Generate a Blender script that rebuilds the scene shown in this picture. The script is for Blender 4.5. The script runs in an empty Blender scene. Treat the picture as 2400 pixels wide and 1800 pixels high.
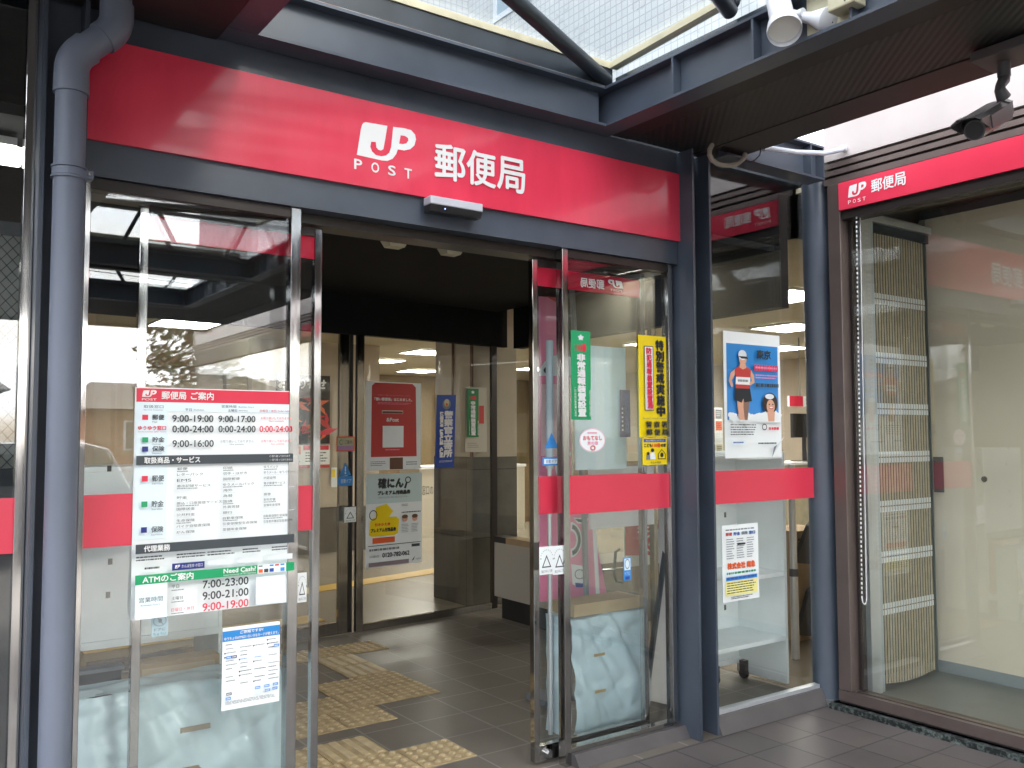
import bpy, bmesh, math, random
from mathutils import Vector, Matrix
from mathutils.geometry import tessellate_polygon
random.seed(7)
R = math.radians
S = bpy.context.scene
COL = S.collection

# ------------------------------------------------------------------ camera
FPX, CAMH = 2087.09, 1.5
YAW, PITCH, ROLL = R(54.634), R(3.314), R(-0.2056)
_F = Vector((math.cos(YAW)*math.cos(PITCH), math.sin(YAW)*math.cos(PITCH), math.sin(PITCH)))
_R = Vector((math.sin(YAW), -math.cos(YAW), 0))
_U = _R.cross(_F)
_R, _U = math.cos(ROLL)*_R + math.sin(ROLL)*_U, -math.sin(ROLL)*_R + math.cos(ROLL)*_U
cd = bpy.data.cameras.new("camera")
cam = bpy.data.objects.new("camera", cd)
COL.objects.link(cam)
cd.sensor_width = 36
cd.lens = FPX/2400*36
cd.clip_start, cd.clip_end = 0.05, 2000
cam.matrix_world = Matrix(((_R.x, _U.x, -_F.x, 0), (_R.y, _U.y, -_F.y, 0), (_R.z, _U.z, -_F.z, CAMH), (0, 0, 0, 1)))
S.camera = cam

# ------------------------------------------------------------------ light
SUN_EL, SUN_AZ = R(33), R(165)          # azimuth clockwise from +y
w = bpy.data.worlds.new("World")
S.world = w
w.use_nodes = True
nt = w.node_tree
bg = nt.nodes["Background"]
sky = nt.nodes.new("ShaderNodeTexSky")
sky.sky_type = 'NISHITA'
sky.sun_disc = False
sky.sun_elevation, sky.sun_rotation = SUN_EL, SUN_AZ
sky.dust_density = 3.0
tc = nt.nodes.new("ShaderNodeTexCoord")
mp = nt.nodes.new("ShaderNodeMapping")
mp.inputs['Scale'].default_value = (1.2, 1.2, 5.0)
nz = nt.nodes.new("ShaderNodeTexNoise")
nz.inputs['Scale'].default_value = 2.3
nz.inputs['Detail'].default_value = 7
nz.inputs['Roughness'].default_value = 0.55
cr = nt.nodes.new("ShaderNodeValToRGB")
cr.color_ramp.elements[0].position = 0.36
cr.color_ramp.elements[1].position = 0.60
mx = nt.nodes.new("ShaderNodeMixRGB")
mx.inputs['Color2'].default_value = (24, 24.3, 25, 1)
L = nt.links.new
L(tc.outputs['Generated'], mp.inputs['Vector']); L(mp.outputs['Vector'], nz.inputs['Vector'])
L(nz.outputs['Fac'], cr.inputs['Fac']); L(cr.outputs['Color'], mx.inputs['Fac'])
L(sky.outputs['Color'], mx.inputs['Color1']); L(mx.outputs['Color'], bg.inputs['Color'])
bg.inputs['Strength'].default_value = 0.13
sd = bpy.data.lights.new("sun", 'SUN')
sd.energy = 1.2
sd.angle = R(12)
sd.color = (1, 0.95, 0.86)
sun = bpy.data.objects.new("sun", sd)
COL.objects.link(sun)
sdir = Vector((math.sin(SUN_AZ)*math.cos(SUN_EL), math.cos(SUN_AZ)*math.cos(SUN_EL), math.sin(SUN_EL)))
sun.rotation_euler = sdir.to_track_quat('Z', 'Y').to_euler()
sun.location = sdir*60
S.view_settings.view_transform = 'Standard'
S.view_settings.look = 'None'
S.view_settings.gamma = 1
S.view_settings.exposure = 1.56
S.cycles.max_bounces = 10
S.cycles.diffuse_bounces = 5
S.cycles.glossy_bounces = 6
S.cycles.transparent_max_bounces = 40
S.cycles.sample_clamp_indirect = 12

# ------------------------------------------------------------------ materials
def lin(h):
    h = h.lstrip('#')
    o = []
    for i in (0, 2, 4):
        v = int(h[i:i+2], 16)/255
        o.append(v/12.92 if v <= 0.04045 else ((v+0.055)/1.055)**2.4)
    return tuple(o)
MATS = {}
def mat(name, col, rough=0.5, metal=0.0, noise=0.0, nscale=6.0, rvar=0.0, bump=0.0, spec=0.5, coat=0.0, stretch=None, trans=0.0):
    if name in MATS: return MATS[name]
    if isinstance(col, str): col = lin(col)
    m = bpy.data.materials.new(name); m.use_nodes = True
    t = m.node_tree; b = t.nodes['Principled BSDF']
    b.inputs['Base Color'].default_value = (*col, 1)
    b.inputs['Roughness'].default_value = rough
    b.inputs['Metallic'].default_value = metal
    b.inputs['Specular IOR Level'].default_value = spec
    b.inputs['Coat Weight'].default_value = coat
    b.inputs['Coat Roughness'].default_value = 0.06
    if noise or rvar or bump:
        g = t.nodes.new("ShaderNodeTexCoord"); p = t.nodes.new("ShaderNodeMapping"); n = t.nodes.new("ShaderNodeTexNoise")
        if stretch: p.inputs['Scale'].default_value = stretch
        n.inputs['Scale'].default_value = nscale; n.inputs['Detail'].default_value = 6
        t.links.new(g.outputs['Object'], p.inputs['Vector']); t.links.new(p.outputs['Vector'], n.inputs['Vector'])
        if noise:
            r = t.nodes.new("ShaderNodeMapRange")
            r.inputs['From Min'].default_value = 0.3; r.inputs['From Max'].default_value = 0.7
            r.inputs['To Min'].default_value = 1-noise; r.inputs['To Max'].default_value = 1+noise
            v = t.nodes.new("ShaderNodeVectorMath"); v.operation = 'SCALE'; v.inputs[0].default_value = col
            t.links.new(n.outputs['Fac'], r.inputs['Value']); t.links.new(r.outputs['Result'], v.inputs['Scale'])
            t.links.new(v.outputs['Vector'], b.inputs['Base Color'])
        if rvar:
            r = t.nodes.new("ShaderNodeMapRange")
            r.inputs['From Min'].default_value = 0.3; r.inputs['From Max'].default_value = 0.7
            r.inputs['To Min'].default_value = max(0.02, rough-rvar); r.inputs['To Max'].default_value = rough+rvar
            t.links.new(n.outputs['Fac'], r.inputs['Value']); t.links.new(r.outputs['Result'], b.inputs['Roughness'])
        if bump:
            q = t.nodes.new("ShaderNodeBump"); q.inputs['Strength'].default_value = bump; q.inputs['Distance'].default_value = 0.01
            t.links.new(n.outputs['Fac'], q.inputs['Height']); t.links.new(q.outputs['Normal'], b.inputs['Normal'])
    MATS[name] = m
    return m
def glass_mat(name, tint=(0.93, 0.96, 0.95), f0=0.075, rough=0.0, film=None):
    m = bpy.data.materials.new(name); m.use_nodes = True; t = m.node_tree
    for n in list(t.nodes):
        if n.type == 'BSDF_PRINCIPLED': t.nodes.remove(n)
    out = [n for n in t.nodes if n.type == 'OUTPUT_MATERIAL'][0]
    lw = t.nodes.new("ShaderNodeLayerWeight"); lw.inputs['Blend'].default_value = 0.5
    pw = t.nodes.new("ShaderNodeMath"); pw.operation = 'POWER'; pw.inputs[1].default_value = 5
    ml = t.nodes.new("ShaderNodeMath"); ml.operation = 'MULTIPLY_ADD'; ml.inputs[1].default_value = 1-f0; ml.inputs[2].default_value = f0
    tr = t.nodes.new("ShaderNodeBsdfTransparent"); tr.inputs['Color'].default_value = (*tint, 1)
    gl = t.nodes.new("ShaderNodeBsdfGlossy"); gl.inputs['Roughness'].default_value = rough
    gl.inputs['Color'].default_value = (1, 1, 1, 1)
    mi = t.nodes.new("ShaderNodeMixShader")
    # faint unevenness of float glass, so reflections waver slightly
    g = t.nodes.new("ShaderNodeTexCoord"); n = t.nodes.new("ShaderNodeTexNoise"); n.inputs['Scale'].default_value = 1.6; n.inputs['Detail'].default_value = 1
    q = t.nodes.new("ShaderNodeBump"); q.inputs['Strength'].default_value = 0.018; q.inputs['Distance'].default_value = 0.03
    t.links.new(g.outputs['Object'], n.inputs['Vector']); t.links.new(n.outputs['Fac'], q.inputs['Height']); t.links.new(q.outputs['Normal'], gl.inputs['Normal'])
    base = tr
    if film:
        df = t.nodes.new("ShaderNodeBsdfDiffuse"); df.inputs['Color'].default_value = (*film[0], 1)
        m2 = t.nodes.new("ShaderNodeMixShader"); m2.inputs['Fac'].default_value = film[1]
        t.links.new(tr.outputs[0], m2.inputs[1]); t.links.new(df.outputs[0], m2.inputs[2]); base = m2
    t.links.new(lw.outputs['Facing'], pw.inputs[0]); t.links.new(pw.outputs[0], ml.inputs[0]); t.links.new(ml.outputs[0], mi.inputs[0])
    t.links.new(base.outputs[0], mi.inputs[1]); t.links.new(gl.outputs[0], mi.inputs[2]); t.links.new(mi.outputs[0], out.inputs['Surface'])
    MATS[name] = m
    return m
def emit(name, col, s):
    m = bpy.data.materials.new(name); m.use_nodes = True; b = m.node_tree.nodes['Principled BSDF']
    b.inputs['Base Color'].default_value = (.8, .8, .8, 1)
    b.inputs['Emission Color'].default_value = (*col, 1); b.inputs['Emission Strength'].default_value = s
    MATS[name] = m
    return m
def tile_mat(name, c1, c2, mortar, sz, msz, rough=0.5, offset=0.0, ratio=1.0, axis='xy', bump=0.3, shift=(0, 0, 0), stain=0.35, rvar=0.12):
    m = bpy.data.materials.new(name); m.use_nodes = True; t = m.node_tree; b = t.nodes['Principled BSDF']
    g = t.nodes.new("ShaderNodeTexCoord"); p = t.nodes.new("ShaderNodeMapping"); k = t.nodes.new("ShaderNodeTexBrick")
    p.inputs['Location'].default_value = shift
    if axis == 'xz': p.inputs['Rotation'].default_value = (R(-90), 0, 0)
    if axis == 'yz':
        # (x,y,z) -> (y,z)
        s = t.nodes.new("ShaderNodeSeparateXYZ"); c = t.nodes.new("ShaderNodeCombineXYZ")
        t.links.new(g.outputs['Object'], s.inputs[0]); t.links.new(s.outputs['Y'], c.inputs['X']); t.links.new(s.outputs['Z'], c.inputs['Y'])
        t.links.new(c.outputs[0], p.inputs['Vector'])
    else:
        t.links.new(g.outputs['Object'], p.inputs['Vector'])
    k.offset = offset
    k.inputs['Color1'].default_value = (*c1, 1); k.inputs['Color2'].default_value = (*c2, 1); k.inputs['Mortar'].default_value = (*mortar, 1)
    k.inputs['Scale'].default_value = 1; k.inputs['Brick Width'].default_value = sz*ratio; k.inputs['Row Height'].default_value = sz
    k.inputs['Mortar Size'].default_value = msz; k.inputs['Mortar Smooth'].default_value = 0.2
    t.links.new(p.outputs['Vector'], k.inputs['Vector'])
    n = t.nodes.new("ShaderNodeTexNoise"); n.inputs['Scale'].default_value = 1.7; n.inputs['Detail'].default_value = 8; n.inputs['Roughness'].default_value = .65
    t.links.new(g.outputs['Object'], n.inputs['Vector'])
    r = t.nodes.new("ShaderNodeMapRange"); r.inputs['From Min'].default_value = .3; r.inputs['From Max'].default_value = .7
    r.inputs['To Min'].default_value = 1-stain; r.inputs['To Max'].default_value = 1+stain*.6
    v = t.nodes.new("ShaderNodeVectorMath"); v.operation = 'SCALE'
    t.links.new(n.outputs['Fac'], r.inputs['Value']); t.links.new(k.outputs['Color'], v.inputs[0]); t.links.new(r.outputs['Result'], v.inputs['Scale'])
    t.links.new(v.outputs['Vector'], b.inputs['Base Color'])
    r2 = t.nodes.new("ShaderNodeMapRange"); r2.inputs['From Min'].default_value = .3; r2.inputs['From Max'].default_value = .7
    r2.inputs['To Min'].default_value = max(.05, rough-rvar); r2.inputs['To Max'].default_value = rough+rvar
    t.links.new(n.outputs['Fac'], r2.inputs['Value']); t.links.new(r2.outputs['Result'], b.inputs['Roughness'])
    n2 = t.nodes.new("ShaderNodeTexNoise"); n2.inputs['Scale'].default_value = 90; n2.inputs['Detail'].default_value = 3
    t.links.new(g.outputs['Object'], n2.inputs['Vector'])
    ad = t.nodes.new("ShaderNodeMath"); ad.operation = 'MULTIPLY_ADD'; ad.inputs[1].default_value = .12
    iv = t.nodes.new("ShaderNodeMath"); iv.operation = 'SUBTRACT'; iv.inputs[0].default_value = 1
    t.links.new(k.outputs['Fac'], iv.inputs[1]); t.links.new(n2.outputs['Fac'], ad.inputs[0]); t.links.new(iv.outputs[0], ad.inputs[2])
    q = t.nodes.new("ShaderNodeBump"); q.inputs['Strength'].default_value = bump; q.inputs['Distance'].default_value = 0.004
    t.links.new(ad.outputs[0], q.inputs['Height']); t.links.new(q.outputs['Normal'], b.inputs['Normal'])
    MATS[name] = m
    return m

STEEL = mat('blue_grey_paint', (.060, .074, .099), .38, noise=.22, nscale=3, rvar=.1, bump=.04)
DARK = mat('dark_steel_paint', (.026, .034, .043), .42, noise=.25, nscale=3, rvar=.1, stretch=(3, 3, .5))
PIPE = mat('pipe_grey', (.15, .172, .225), .45, noise=.10, nscale=5, stretch=(1, 1, .4))
RED = mat('sign_red', (.74, .045, .092), .22, noise=.05, nscale=3, rvar=.05, coat=.35, stretch=(4, 1, 1))
FILM = mat('red_film', (.70, .045, .085), .3, noise=.03, nscale=4)
WHITE = mat('white', (.80, .80, .80), .4)
PAPER = mat('paper', (.84, .88, .89), .55, noise=.02)
SS = mat('stainless', (.46, .455, .45), .09, metal=1, noise=.08, nscale=8, rvar=.06, stretch=(6, 6, .3))
ALU = mat('aluminium', (.66, .69, .72), .32, metal=.6, noise=.06)
BRONZE = mat('bronze_anodised', (.16, .125, .115), .36, metal=.55, noise=.08)
BRONZED = mat('dark_bronze', (.035, .028, .027), .4, metal=.4)
PINKM = mat('pale_metal_cladding', (.50, .45, .44), .35, metal=.25, noise=.10, nscale=2.2, rvar=.1)
BLACK = mat('black', (.012, .012, .013), .5)
BLK2 = mat('black_plastic', (.02, .02, .022), .32)
SOFF = mat('soffit_dark', (.016, .013, .013), .55, noise=.15)
SOFB = mat('soffit_brown', (.024, .017, .017), .5, noise=.15)
CREAM = mat('cream_plate', (.52, .48, .33), .5, noise=.15, nscale=9)
LAMPW = mat('lamp_white', (.66, .67, .70), .4, noise=.06, nscale=9)
BEIGE = mat('beige_wall', (.50, .43, .34), .6, noise=.04)
CEIL = mat('ceiling_beige', (.46, .41, .30), .7, noise=.04)
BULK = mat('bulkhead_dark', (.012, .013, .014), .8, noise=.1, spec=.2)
WAIN = tile_mat('wainscot_stone', (.115, .108, .092), (.10, .094, .082), (.04, .037, .034), .6, .006, .4, ratio=1.6, axis='yz', stain=.55)
CARD = mat('cardboard', (.46, .33, .19), .8, noise=.12, nscale=5)
VINYL = mat('vinyl_sheet', (.52, .66, .72), .24, noise=.10, nscale=3, rvar=.1, bump=.55)
CAB = mat('cabinet_white', (.82, .87, .87), .42, noise=.05)
GATEC = mat('gate_slat', (.46, .41, .31), .55, noise=.1, nscale=20)
PANEL = mat('cream_panel', (.74, .68, .56), .42, noise=.05, nscale=2)
YEL = mat('tactile_yellow', (.43, .32, .17), .6, noise=.22, nscale=12)
YELT = mat('tactile_pale_top', (.56, .44, .26), .45, noise=.18, nscale=14)  # paler yellow for the raised tops of dots and bars
YEL2 = mat('hall_yellow', (.60, .38, .06), .5)
GREEN = mat('print_green', '#0E9A62', .4)
GREEN2 = mat('print_green_dark', '#0B7A40', .45)
YPR = mat('print_yellow', '#F6D800', .4)
BLUEP = mat('print_blue', '#2A86CE', .45)
SKYB = mat('print_sky', '#3E8FD8', .5)
LTB = mat('print_light_blue', '#E2F1F8', .5)
NAVY = mat('print_navy', '#1A2A78', .45)
BLUED = mat('print_mid_blue', '#24489E', .45)
GREY = mat('print_grey', '#7A7F85', .5)
LGREY = mat('print_light_grey', '#DDE3E8', .5)
DGREY = mat('print_dark_grey', '#3A4248', .5)
INK = mat('print_ink', '#22262B', .5)
REDP = mat('print_red', '#DA2C48', .45)
REDD = mat('print_dull_red', '#C23C3A', .5)
PINK = mat('print_pink', '#EE8DB0', .5)
ORNG = mat('print_orange', '#E2602A', .5)
SKIN = mat('print_skin', '#D9A58A', .6)
BROWN = mat('print_brown', '#6B4A36', .6)
GLASS = glass_mat('clear_glass', (.975, .985, .98), .062)
GLASSIN = glass_mat('inner_glass', (.97, .98, .97), .045)
GLASSB = glass_mat('window_glass', (.955, .965, .945), .075)
GLSKY = glass_mat('skylight_glass', (.95, .97, .98), .05)
REDFILMG = glass_mat('red_translucent_film', (.9, .35, .4), .06, film=((.62, .03, .07), .72))
FRIT = glass_mat('frosted_sheet', (.75, .88, .93), .05, .1, film=((.62, .78, .84), .55))
TUBE = emit('fluorescent', (1, .96, .86), 17.0)
LEDB = emit('indicator_blue', (.1, .15, 1), 3.0)
WHITET = tile_mat('white_tile', (.45, .47, .47), (.42, .44, .45), (.31, .33, .34), .062, .005, .3, axis='xz', ratio=1.0, bump=.1, stain=.08)
WHITETY = tile_mat('white_tile_side', (.45, .47, .47), (.42, .44, .45), (.31, .33, .34), .062, .005, .3, axis='yz', ratio=1.0, bump=.1, stain=.08)
PAVE = tile_mat('paving_tile', (.125, .107, .102), (.105, .094, .092), (.055, .05, .05), .245, .006, .5, stain=.3, shift=(.05, .1, 0), ratio=1.0)
VEST = tile_mat('vestibule_tile', (.165, .142, .118), (.145, .127, .107), (.27, .25, .22), .30, .005, .46, stain=.35, shift=(.06, .02, 0), rvar=.08)
HALLF = tile_mat('hall_floor', (.30, .26, .20), (.285, .25, .195), (.25, .21, .17), .45, .002, .25, stain=.04, rvar=.02, bump=.02)
ASPH = mat('asphalt', (.05, .05, .052), .85, noise=.2, nscale=8, bump=.2)

def ribbed():
    m = bpy.data.materials.new('ribbed_soffit'); m.use_nodes = True; t = m.node_tree; b = t.nodes['Principled BSDF']
    b.inputs['Base Color'].default_value = (.022, .019, .018, 1); b.inputs['Roughness'].default_value = .5
    g = t.nodes.new("ShaderNodeTexCoord"); wv = t.nodes.new("ShaderNodeTexWave"); wv.inputs['Scale'].default_value = 16; wv.bands_direction = 'DIAGONAL'
    mp = t.nodes.new("ShaderNodeMapping"); mp.inputs['Rotation'].default_value = (0, 0, R(-92)); 
    t.links.new(g.outputs['Object'], mp.inputs[0]); t.links.new(mp.outputs[0], wv.inputs['Vector'])
    q = t.nodes.new("ShaderNodeBump"); q.inputs['Strength'].default_value = .4; q.inputs['Distance'].default_value = .006
    t.links.new(wv.outputs['Fac'], q.inputs['Height']); t.links.new(q.outputs['Normal'], b.inputs['Normal'])
    v = t.nodes.new("ShaderNodeMapRange"); v.inputs['To Min'].default_value = .009; v.inputs['To Max'].default_value = .017
    cmb = t.nodes.new("ShaderNodeCombineColor")
    t.links.new(wv.outputs['Fac'], v.inputs['Value'])
    for i in ('Red', 'Green', 'Blue'): t.links.new(v.outputs[0], cmb.inputs[i])
    t.links.new(cmb.outputs[0], b.inputs['Base Color'])
    return m
RIB = ribbed()
def granite():
    m = bpy.data.materials.new('green_granite'); m.use_nodes = True; t = m.node_tree; b = t.nodes['Principled BSDF']
    g = t.nodes.new("ShaderNodeTexCoord"); n = t.nodes.new("ShaderNodeTexNoise"); n.inputs['Scale'].default_value = 55; n.inputs['Detail'].default_value = 6
    c = t.nodes.new("ShaderNodeValToRGB"); c.color_ramp.elements[0].position = .45; c.color_ramp.elements[0].color = (.010, .014, .014, 1)
    c.color_ramp.elements[1].position = .68; c.color_ramp.elements[1].color = (.16, .19, .18, 1)
    t.links.new(g.outputs['Object'], n.inputs['Vector']); t.links.new(n.outputs['Fac'], c.inputs['Fac']); t.links.new(c.outputs['Color'], b.inputs['Base Color'])
    b.inputs['Roughness'].default_value = .3
    return m
GRAN = granite()
def rust():
    m = bpy.data.materials.new('rusty_edge'); m.use_nodes = True; t = m.node_tree; b = t.nodes['Principled BSDF']
    g = t.nodes.new("ShaderNodeTexCoord"); n = t.nodes.new("ShaderNodeTexNoise"); n.inputs['Scale'].default_value = 9; n.inputs['Detail'].default_value = 8
    c = t.nodes.new("ShaderNodeValToRGB"); c.color_ramp.elements[0].position = .42; c.color_ramp.elements[0].color = (.30, .30, .28, 1)
    c.color_ramp.elements[1].position = .62; c.color_ramp.elements[1].color = (.25, .09, .03, 1)
    t.links.new(g.outputs['Object'], n.inputs['Vector']); t.links.new(n.outputs['Fac'], c.inputs['Fac']); t.links.new(c.outputs['Color'], b.inputs['Base Color'])
    b.inputs['Roughness'].default_value = .7
    return m
RUST = rust()

# ------------------------------------------------------------------ mesh helpers
class MB:
    def __init__(s): s.v, s.f, s.m, s.mats = [], [], [], []
    def mi(s, m):
        if m not in s.mats: s.mats.append(m)
        return s.mats.index(m)
    def poly(s, pts, m):
        i = len(s.v); s.v += [tuple(p) for p in pts]; s.f.append(tuple(range(i, i+len(pts)))); s.m.append(s.mi(m))
    def hull8(s, p, m):     # p: 4 bottom, 4 top, both counter-clockwise seen from above
        i = len(s.v); s.v += [tuple(q) for q in p]; k = s.mi(m)
        for f in ((3, 2, 1, 0), (4, 5, 6, 7), (0, 1, 5, 4), (1, 2, 6, 5), (2, 3, 7, 6), (3, 0, 4, 7)):
            s.f.append(tuple(i+j for j in f)); s.m.append(k)
        return s
    def box(s, x0, x1, y0, y1, z0, z1, m):
        if x0 > x1: x0, x1 = x1, x0
        if y0 > y1: y0, y1 = y1, y0
        if z0 > z1: z0, z1 = z1, z0
        s.hull8([(x0, y0, z0), (x1, y0, z0), (x1, y1, z0), (x0, y1, z0), (x0, y0, z1), (x1, y0, z1), (x1, y1, z1), (x0, y1, z1)], m)
        return s
    def bar(s, a, b, wd, ht, m, up=(0, 0, 1)):     # rectangular bar between two points
        a, b = Vector(a), Vector(b); d = (b-a).normalized(); u = Vector(up)
        r = d.cross(u)
        if r.length < 1e-4: r = d.cross(Vector((1, 0, 0)))
        r.normalize(); u = r.cross(d)
        r *= wd/2; u *= ht/2
        s.hull8([a-r-u, a+r-u, b+r-u, b-r-u, a-r+u, a+r+u, b+r+u, b-r+u], m)
        return s
    def tube(s, pts, r, m, n=20, cap=True):
        pts = [Vector(p) for p in pts]; rs = r if isinstance(r, (list, tuple)) else [r]*len(pts)
        base = len(s.v); k = s.mi(m); ref = None
        for i, p in enumerate(pts):
            d = (pts[min(i+1, len(pts)-1)]-pts[max(i-1, 0)]).normalized()
            if ref is None:
                ref = d.cross(Vector((0, 0, 1)))
                if ref.length < 1e-3: ref = d.cross(Vector((1, 0, 0)))
            ref = (ref-d*ref.dot(d)).normalized(); o = d.cross(ref)
            for j in range(n):
                a = 2*math.pi*j/n
                s.v.append(tuple(p+rs[i]*(math.cos(a)*ref+math.sin(a)*o)))
        for i in range(len(pts)-1):
            for j in range(n):
                a = base+i*n+j; b = base+i*n+(j+1) % n
                s.f.append((a, b, b+n, a+n)); s.m.append(k)
        if cap:
            s.f.append(tuple(base+j for j in reversed(range(n)))); s.m.append(k)
            e = base+(len(pts)-1)*n
            s.f.append(tuple(e+j for j in range(n))); s.m.append(k)
        return s
    def build(s, name, parent=None, label=None, smooth=False, bevel=0.0):
        me = bpy.data.meshes.new(name); me.from_pydata(s.v, [], s.f); me.update()
        for m in s.mats: me.materials.append(m)
        me.polygons.foreach_set('material_index', s.m)
        bm = bmesh.new(); bm.from_mesh(me)
        if smooth is not False or bevel: bmesh.ops.remove_doubles(bm, verts=bm.verts, dist=1e-6)
        bmesh.ops.recalc_face_normals(bm, faces=bm.faces)
        bm.to_mesh(me); bm.free()
        o = bpy.data.objects.new(name, me); COL.objects.link(o)
        if smooth:
            me.polygons.foreach_set('use_smooth', [True]*len(me.polygons))
            md = o.modifiers.new('edge', 'EDGE_SPLIT'); md.split_angle = R(38)
        if bevel:
            md = o.modifiers.new('bevel', 'BEVEL'); md.width = bevel; md.segments = 2; md.limit_method = 'ANGLE'
        if parent:
            o.parent = parent
            if parent.type == 'EMPTY': o.location = -parent.location
        if label: o['label'] = label
        return o
def tag(o, label, cat, group=None):
    o['label'] = label; o['category'] = cat
    if group: o['group'] = group
    return o
def thing(name, label, cat, loc, group=None):
    o = bpy.data.objects.new(name, None); COL.objects.link(o); o.location = loc; o.empty_display_size = .1
    return tag(o, label, cat, group)
def struct(o, kind='structure'):
    o['kind'] = kind; return o
def B(x0, x1, y0, y1, z0, z1, m): return MB().box(x0, x1, y0, y1, z0, z1, m)
def dup(root, off, label=None):
    c = root.copy(); COL.objects.link(c); c.location = Vector(root.location)+Vector(off)
    if label: c['label'] = label
    for ch in list(root.children):
        k = ch.copy(); COL.objects.link(k); k.parent = c
        for g in list(ch.children):
            q = g.copy(); COL.objects.link(q); q.parent = k
    return c
def arc(c, r, a0, a1, n, ax1, ax2):
    c, ax1, ax2 = Vector(c), Vector(ax1), Vector(ax2)
    return [c+r*(math.cos(a0+(a1-a0)*i/n)*ax1+math.sin(a0+(a1-a0)*i/n)*ax2) for i in range(n+1)]

# planes of the building: (point, along, normal towards the viewer)
def plane(axis, v):
    if axis == 'y': return (Vector((0, v, 0)), Vector((1, 0, 0)), Vector((0, -1, 0)))
    return (Vector((v, 0, 0)), Vector((0, -1, 0)), Vector((-1, 0, 0)))
_t = Vector((1, .112, 0)).normalized()
def inner(d=0.0): return (Vector((1, 6.12, 0))+Vector((_t.y, -_t.x, 0))*d, _t, Vector((_t.y, -_t.x, 0)))
def ray(px, py):
    k = 2400/2212
    return _F*FPX+_R*(px*k-1200)-_U*(py*k-900)
def at(px, py, pl):          # where a measured sight line meets a building plane
    r = ray(px, py); c = Vector((0, 0, CAMH))
    t = (pl[0]-c).dot(pl[2])/r.dot(pl[2])
    return c+r*t
def az(px, py, z):
    r = ray(px, py); t = (z-CAMH)/r.z
    return Vector((0, 0, CAMH))+r*t
def zat(px, py, pl): return at(px, py, pl).z

_GL = {}
def glyphs(s):
    if s in _GL: return _GL[s]
    c = bpy.data.curves.new('t', 'FONT'); c.body = s; c.size = 1; c.resolution_u = 3
    o = bpy.data.objects.new('t', c); COL.objects.link(o)
    bpy.context.view_layer.update()
    e = o.evaluated_get(bpy.context.evaluated_depsgraph_get()); m = e.to_mesh()
    v = [(q.co.x, q.co.y) for q in m.vertices]; f = [tuple(p.vertices) for p in m.polygons]
    e.to_mesh_clear(); bpy.data.objects.remove(o); bpy.data.curves.remove(c)
    x0 = min(q[0] for q in v); x1 = max(q[0] for q in v); y0 = min(q[1] for q in v); y1 = max(q[1] for q in v)
    v = [((q[0]-x0)/(x1-x0), (q[1]-y0)/(y1-y0)) for q in v]
    _GL[s] = (v, f)
    return _GL[s]
LOGO = [(0.0,.011),(.036,.232),(.063,.411),(.08,.476),(.104,.516),(.144,.534),(.504,.551),(.467,.335),(.438,.178),(.399,.15),(.354,.152),(.32,.183),(.309,.264),(.235,.254),(.22,.175),(.247,.108),(.314,.064),(.404,.06),(.484,.089),(.541,.145),(.568,.23),(.603,.555),(.794,.572),(.912,.566),(.983,.51),(1.0,.438),(.972,.337),(.901,.264),(.795,.224),(.683,.22),(.656,.141),(.594,.057),(.507,.01),(.416,0.0)]
LHOLE = [(.731,.45),(.806,.454),(.86,.433),(.865,.391),(.83,.342),(.771,.318),(.706,.314)]

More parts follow.
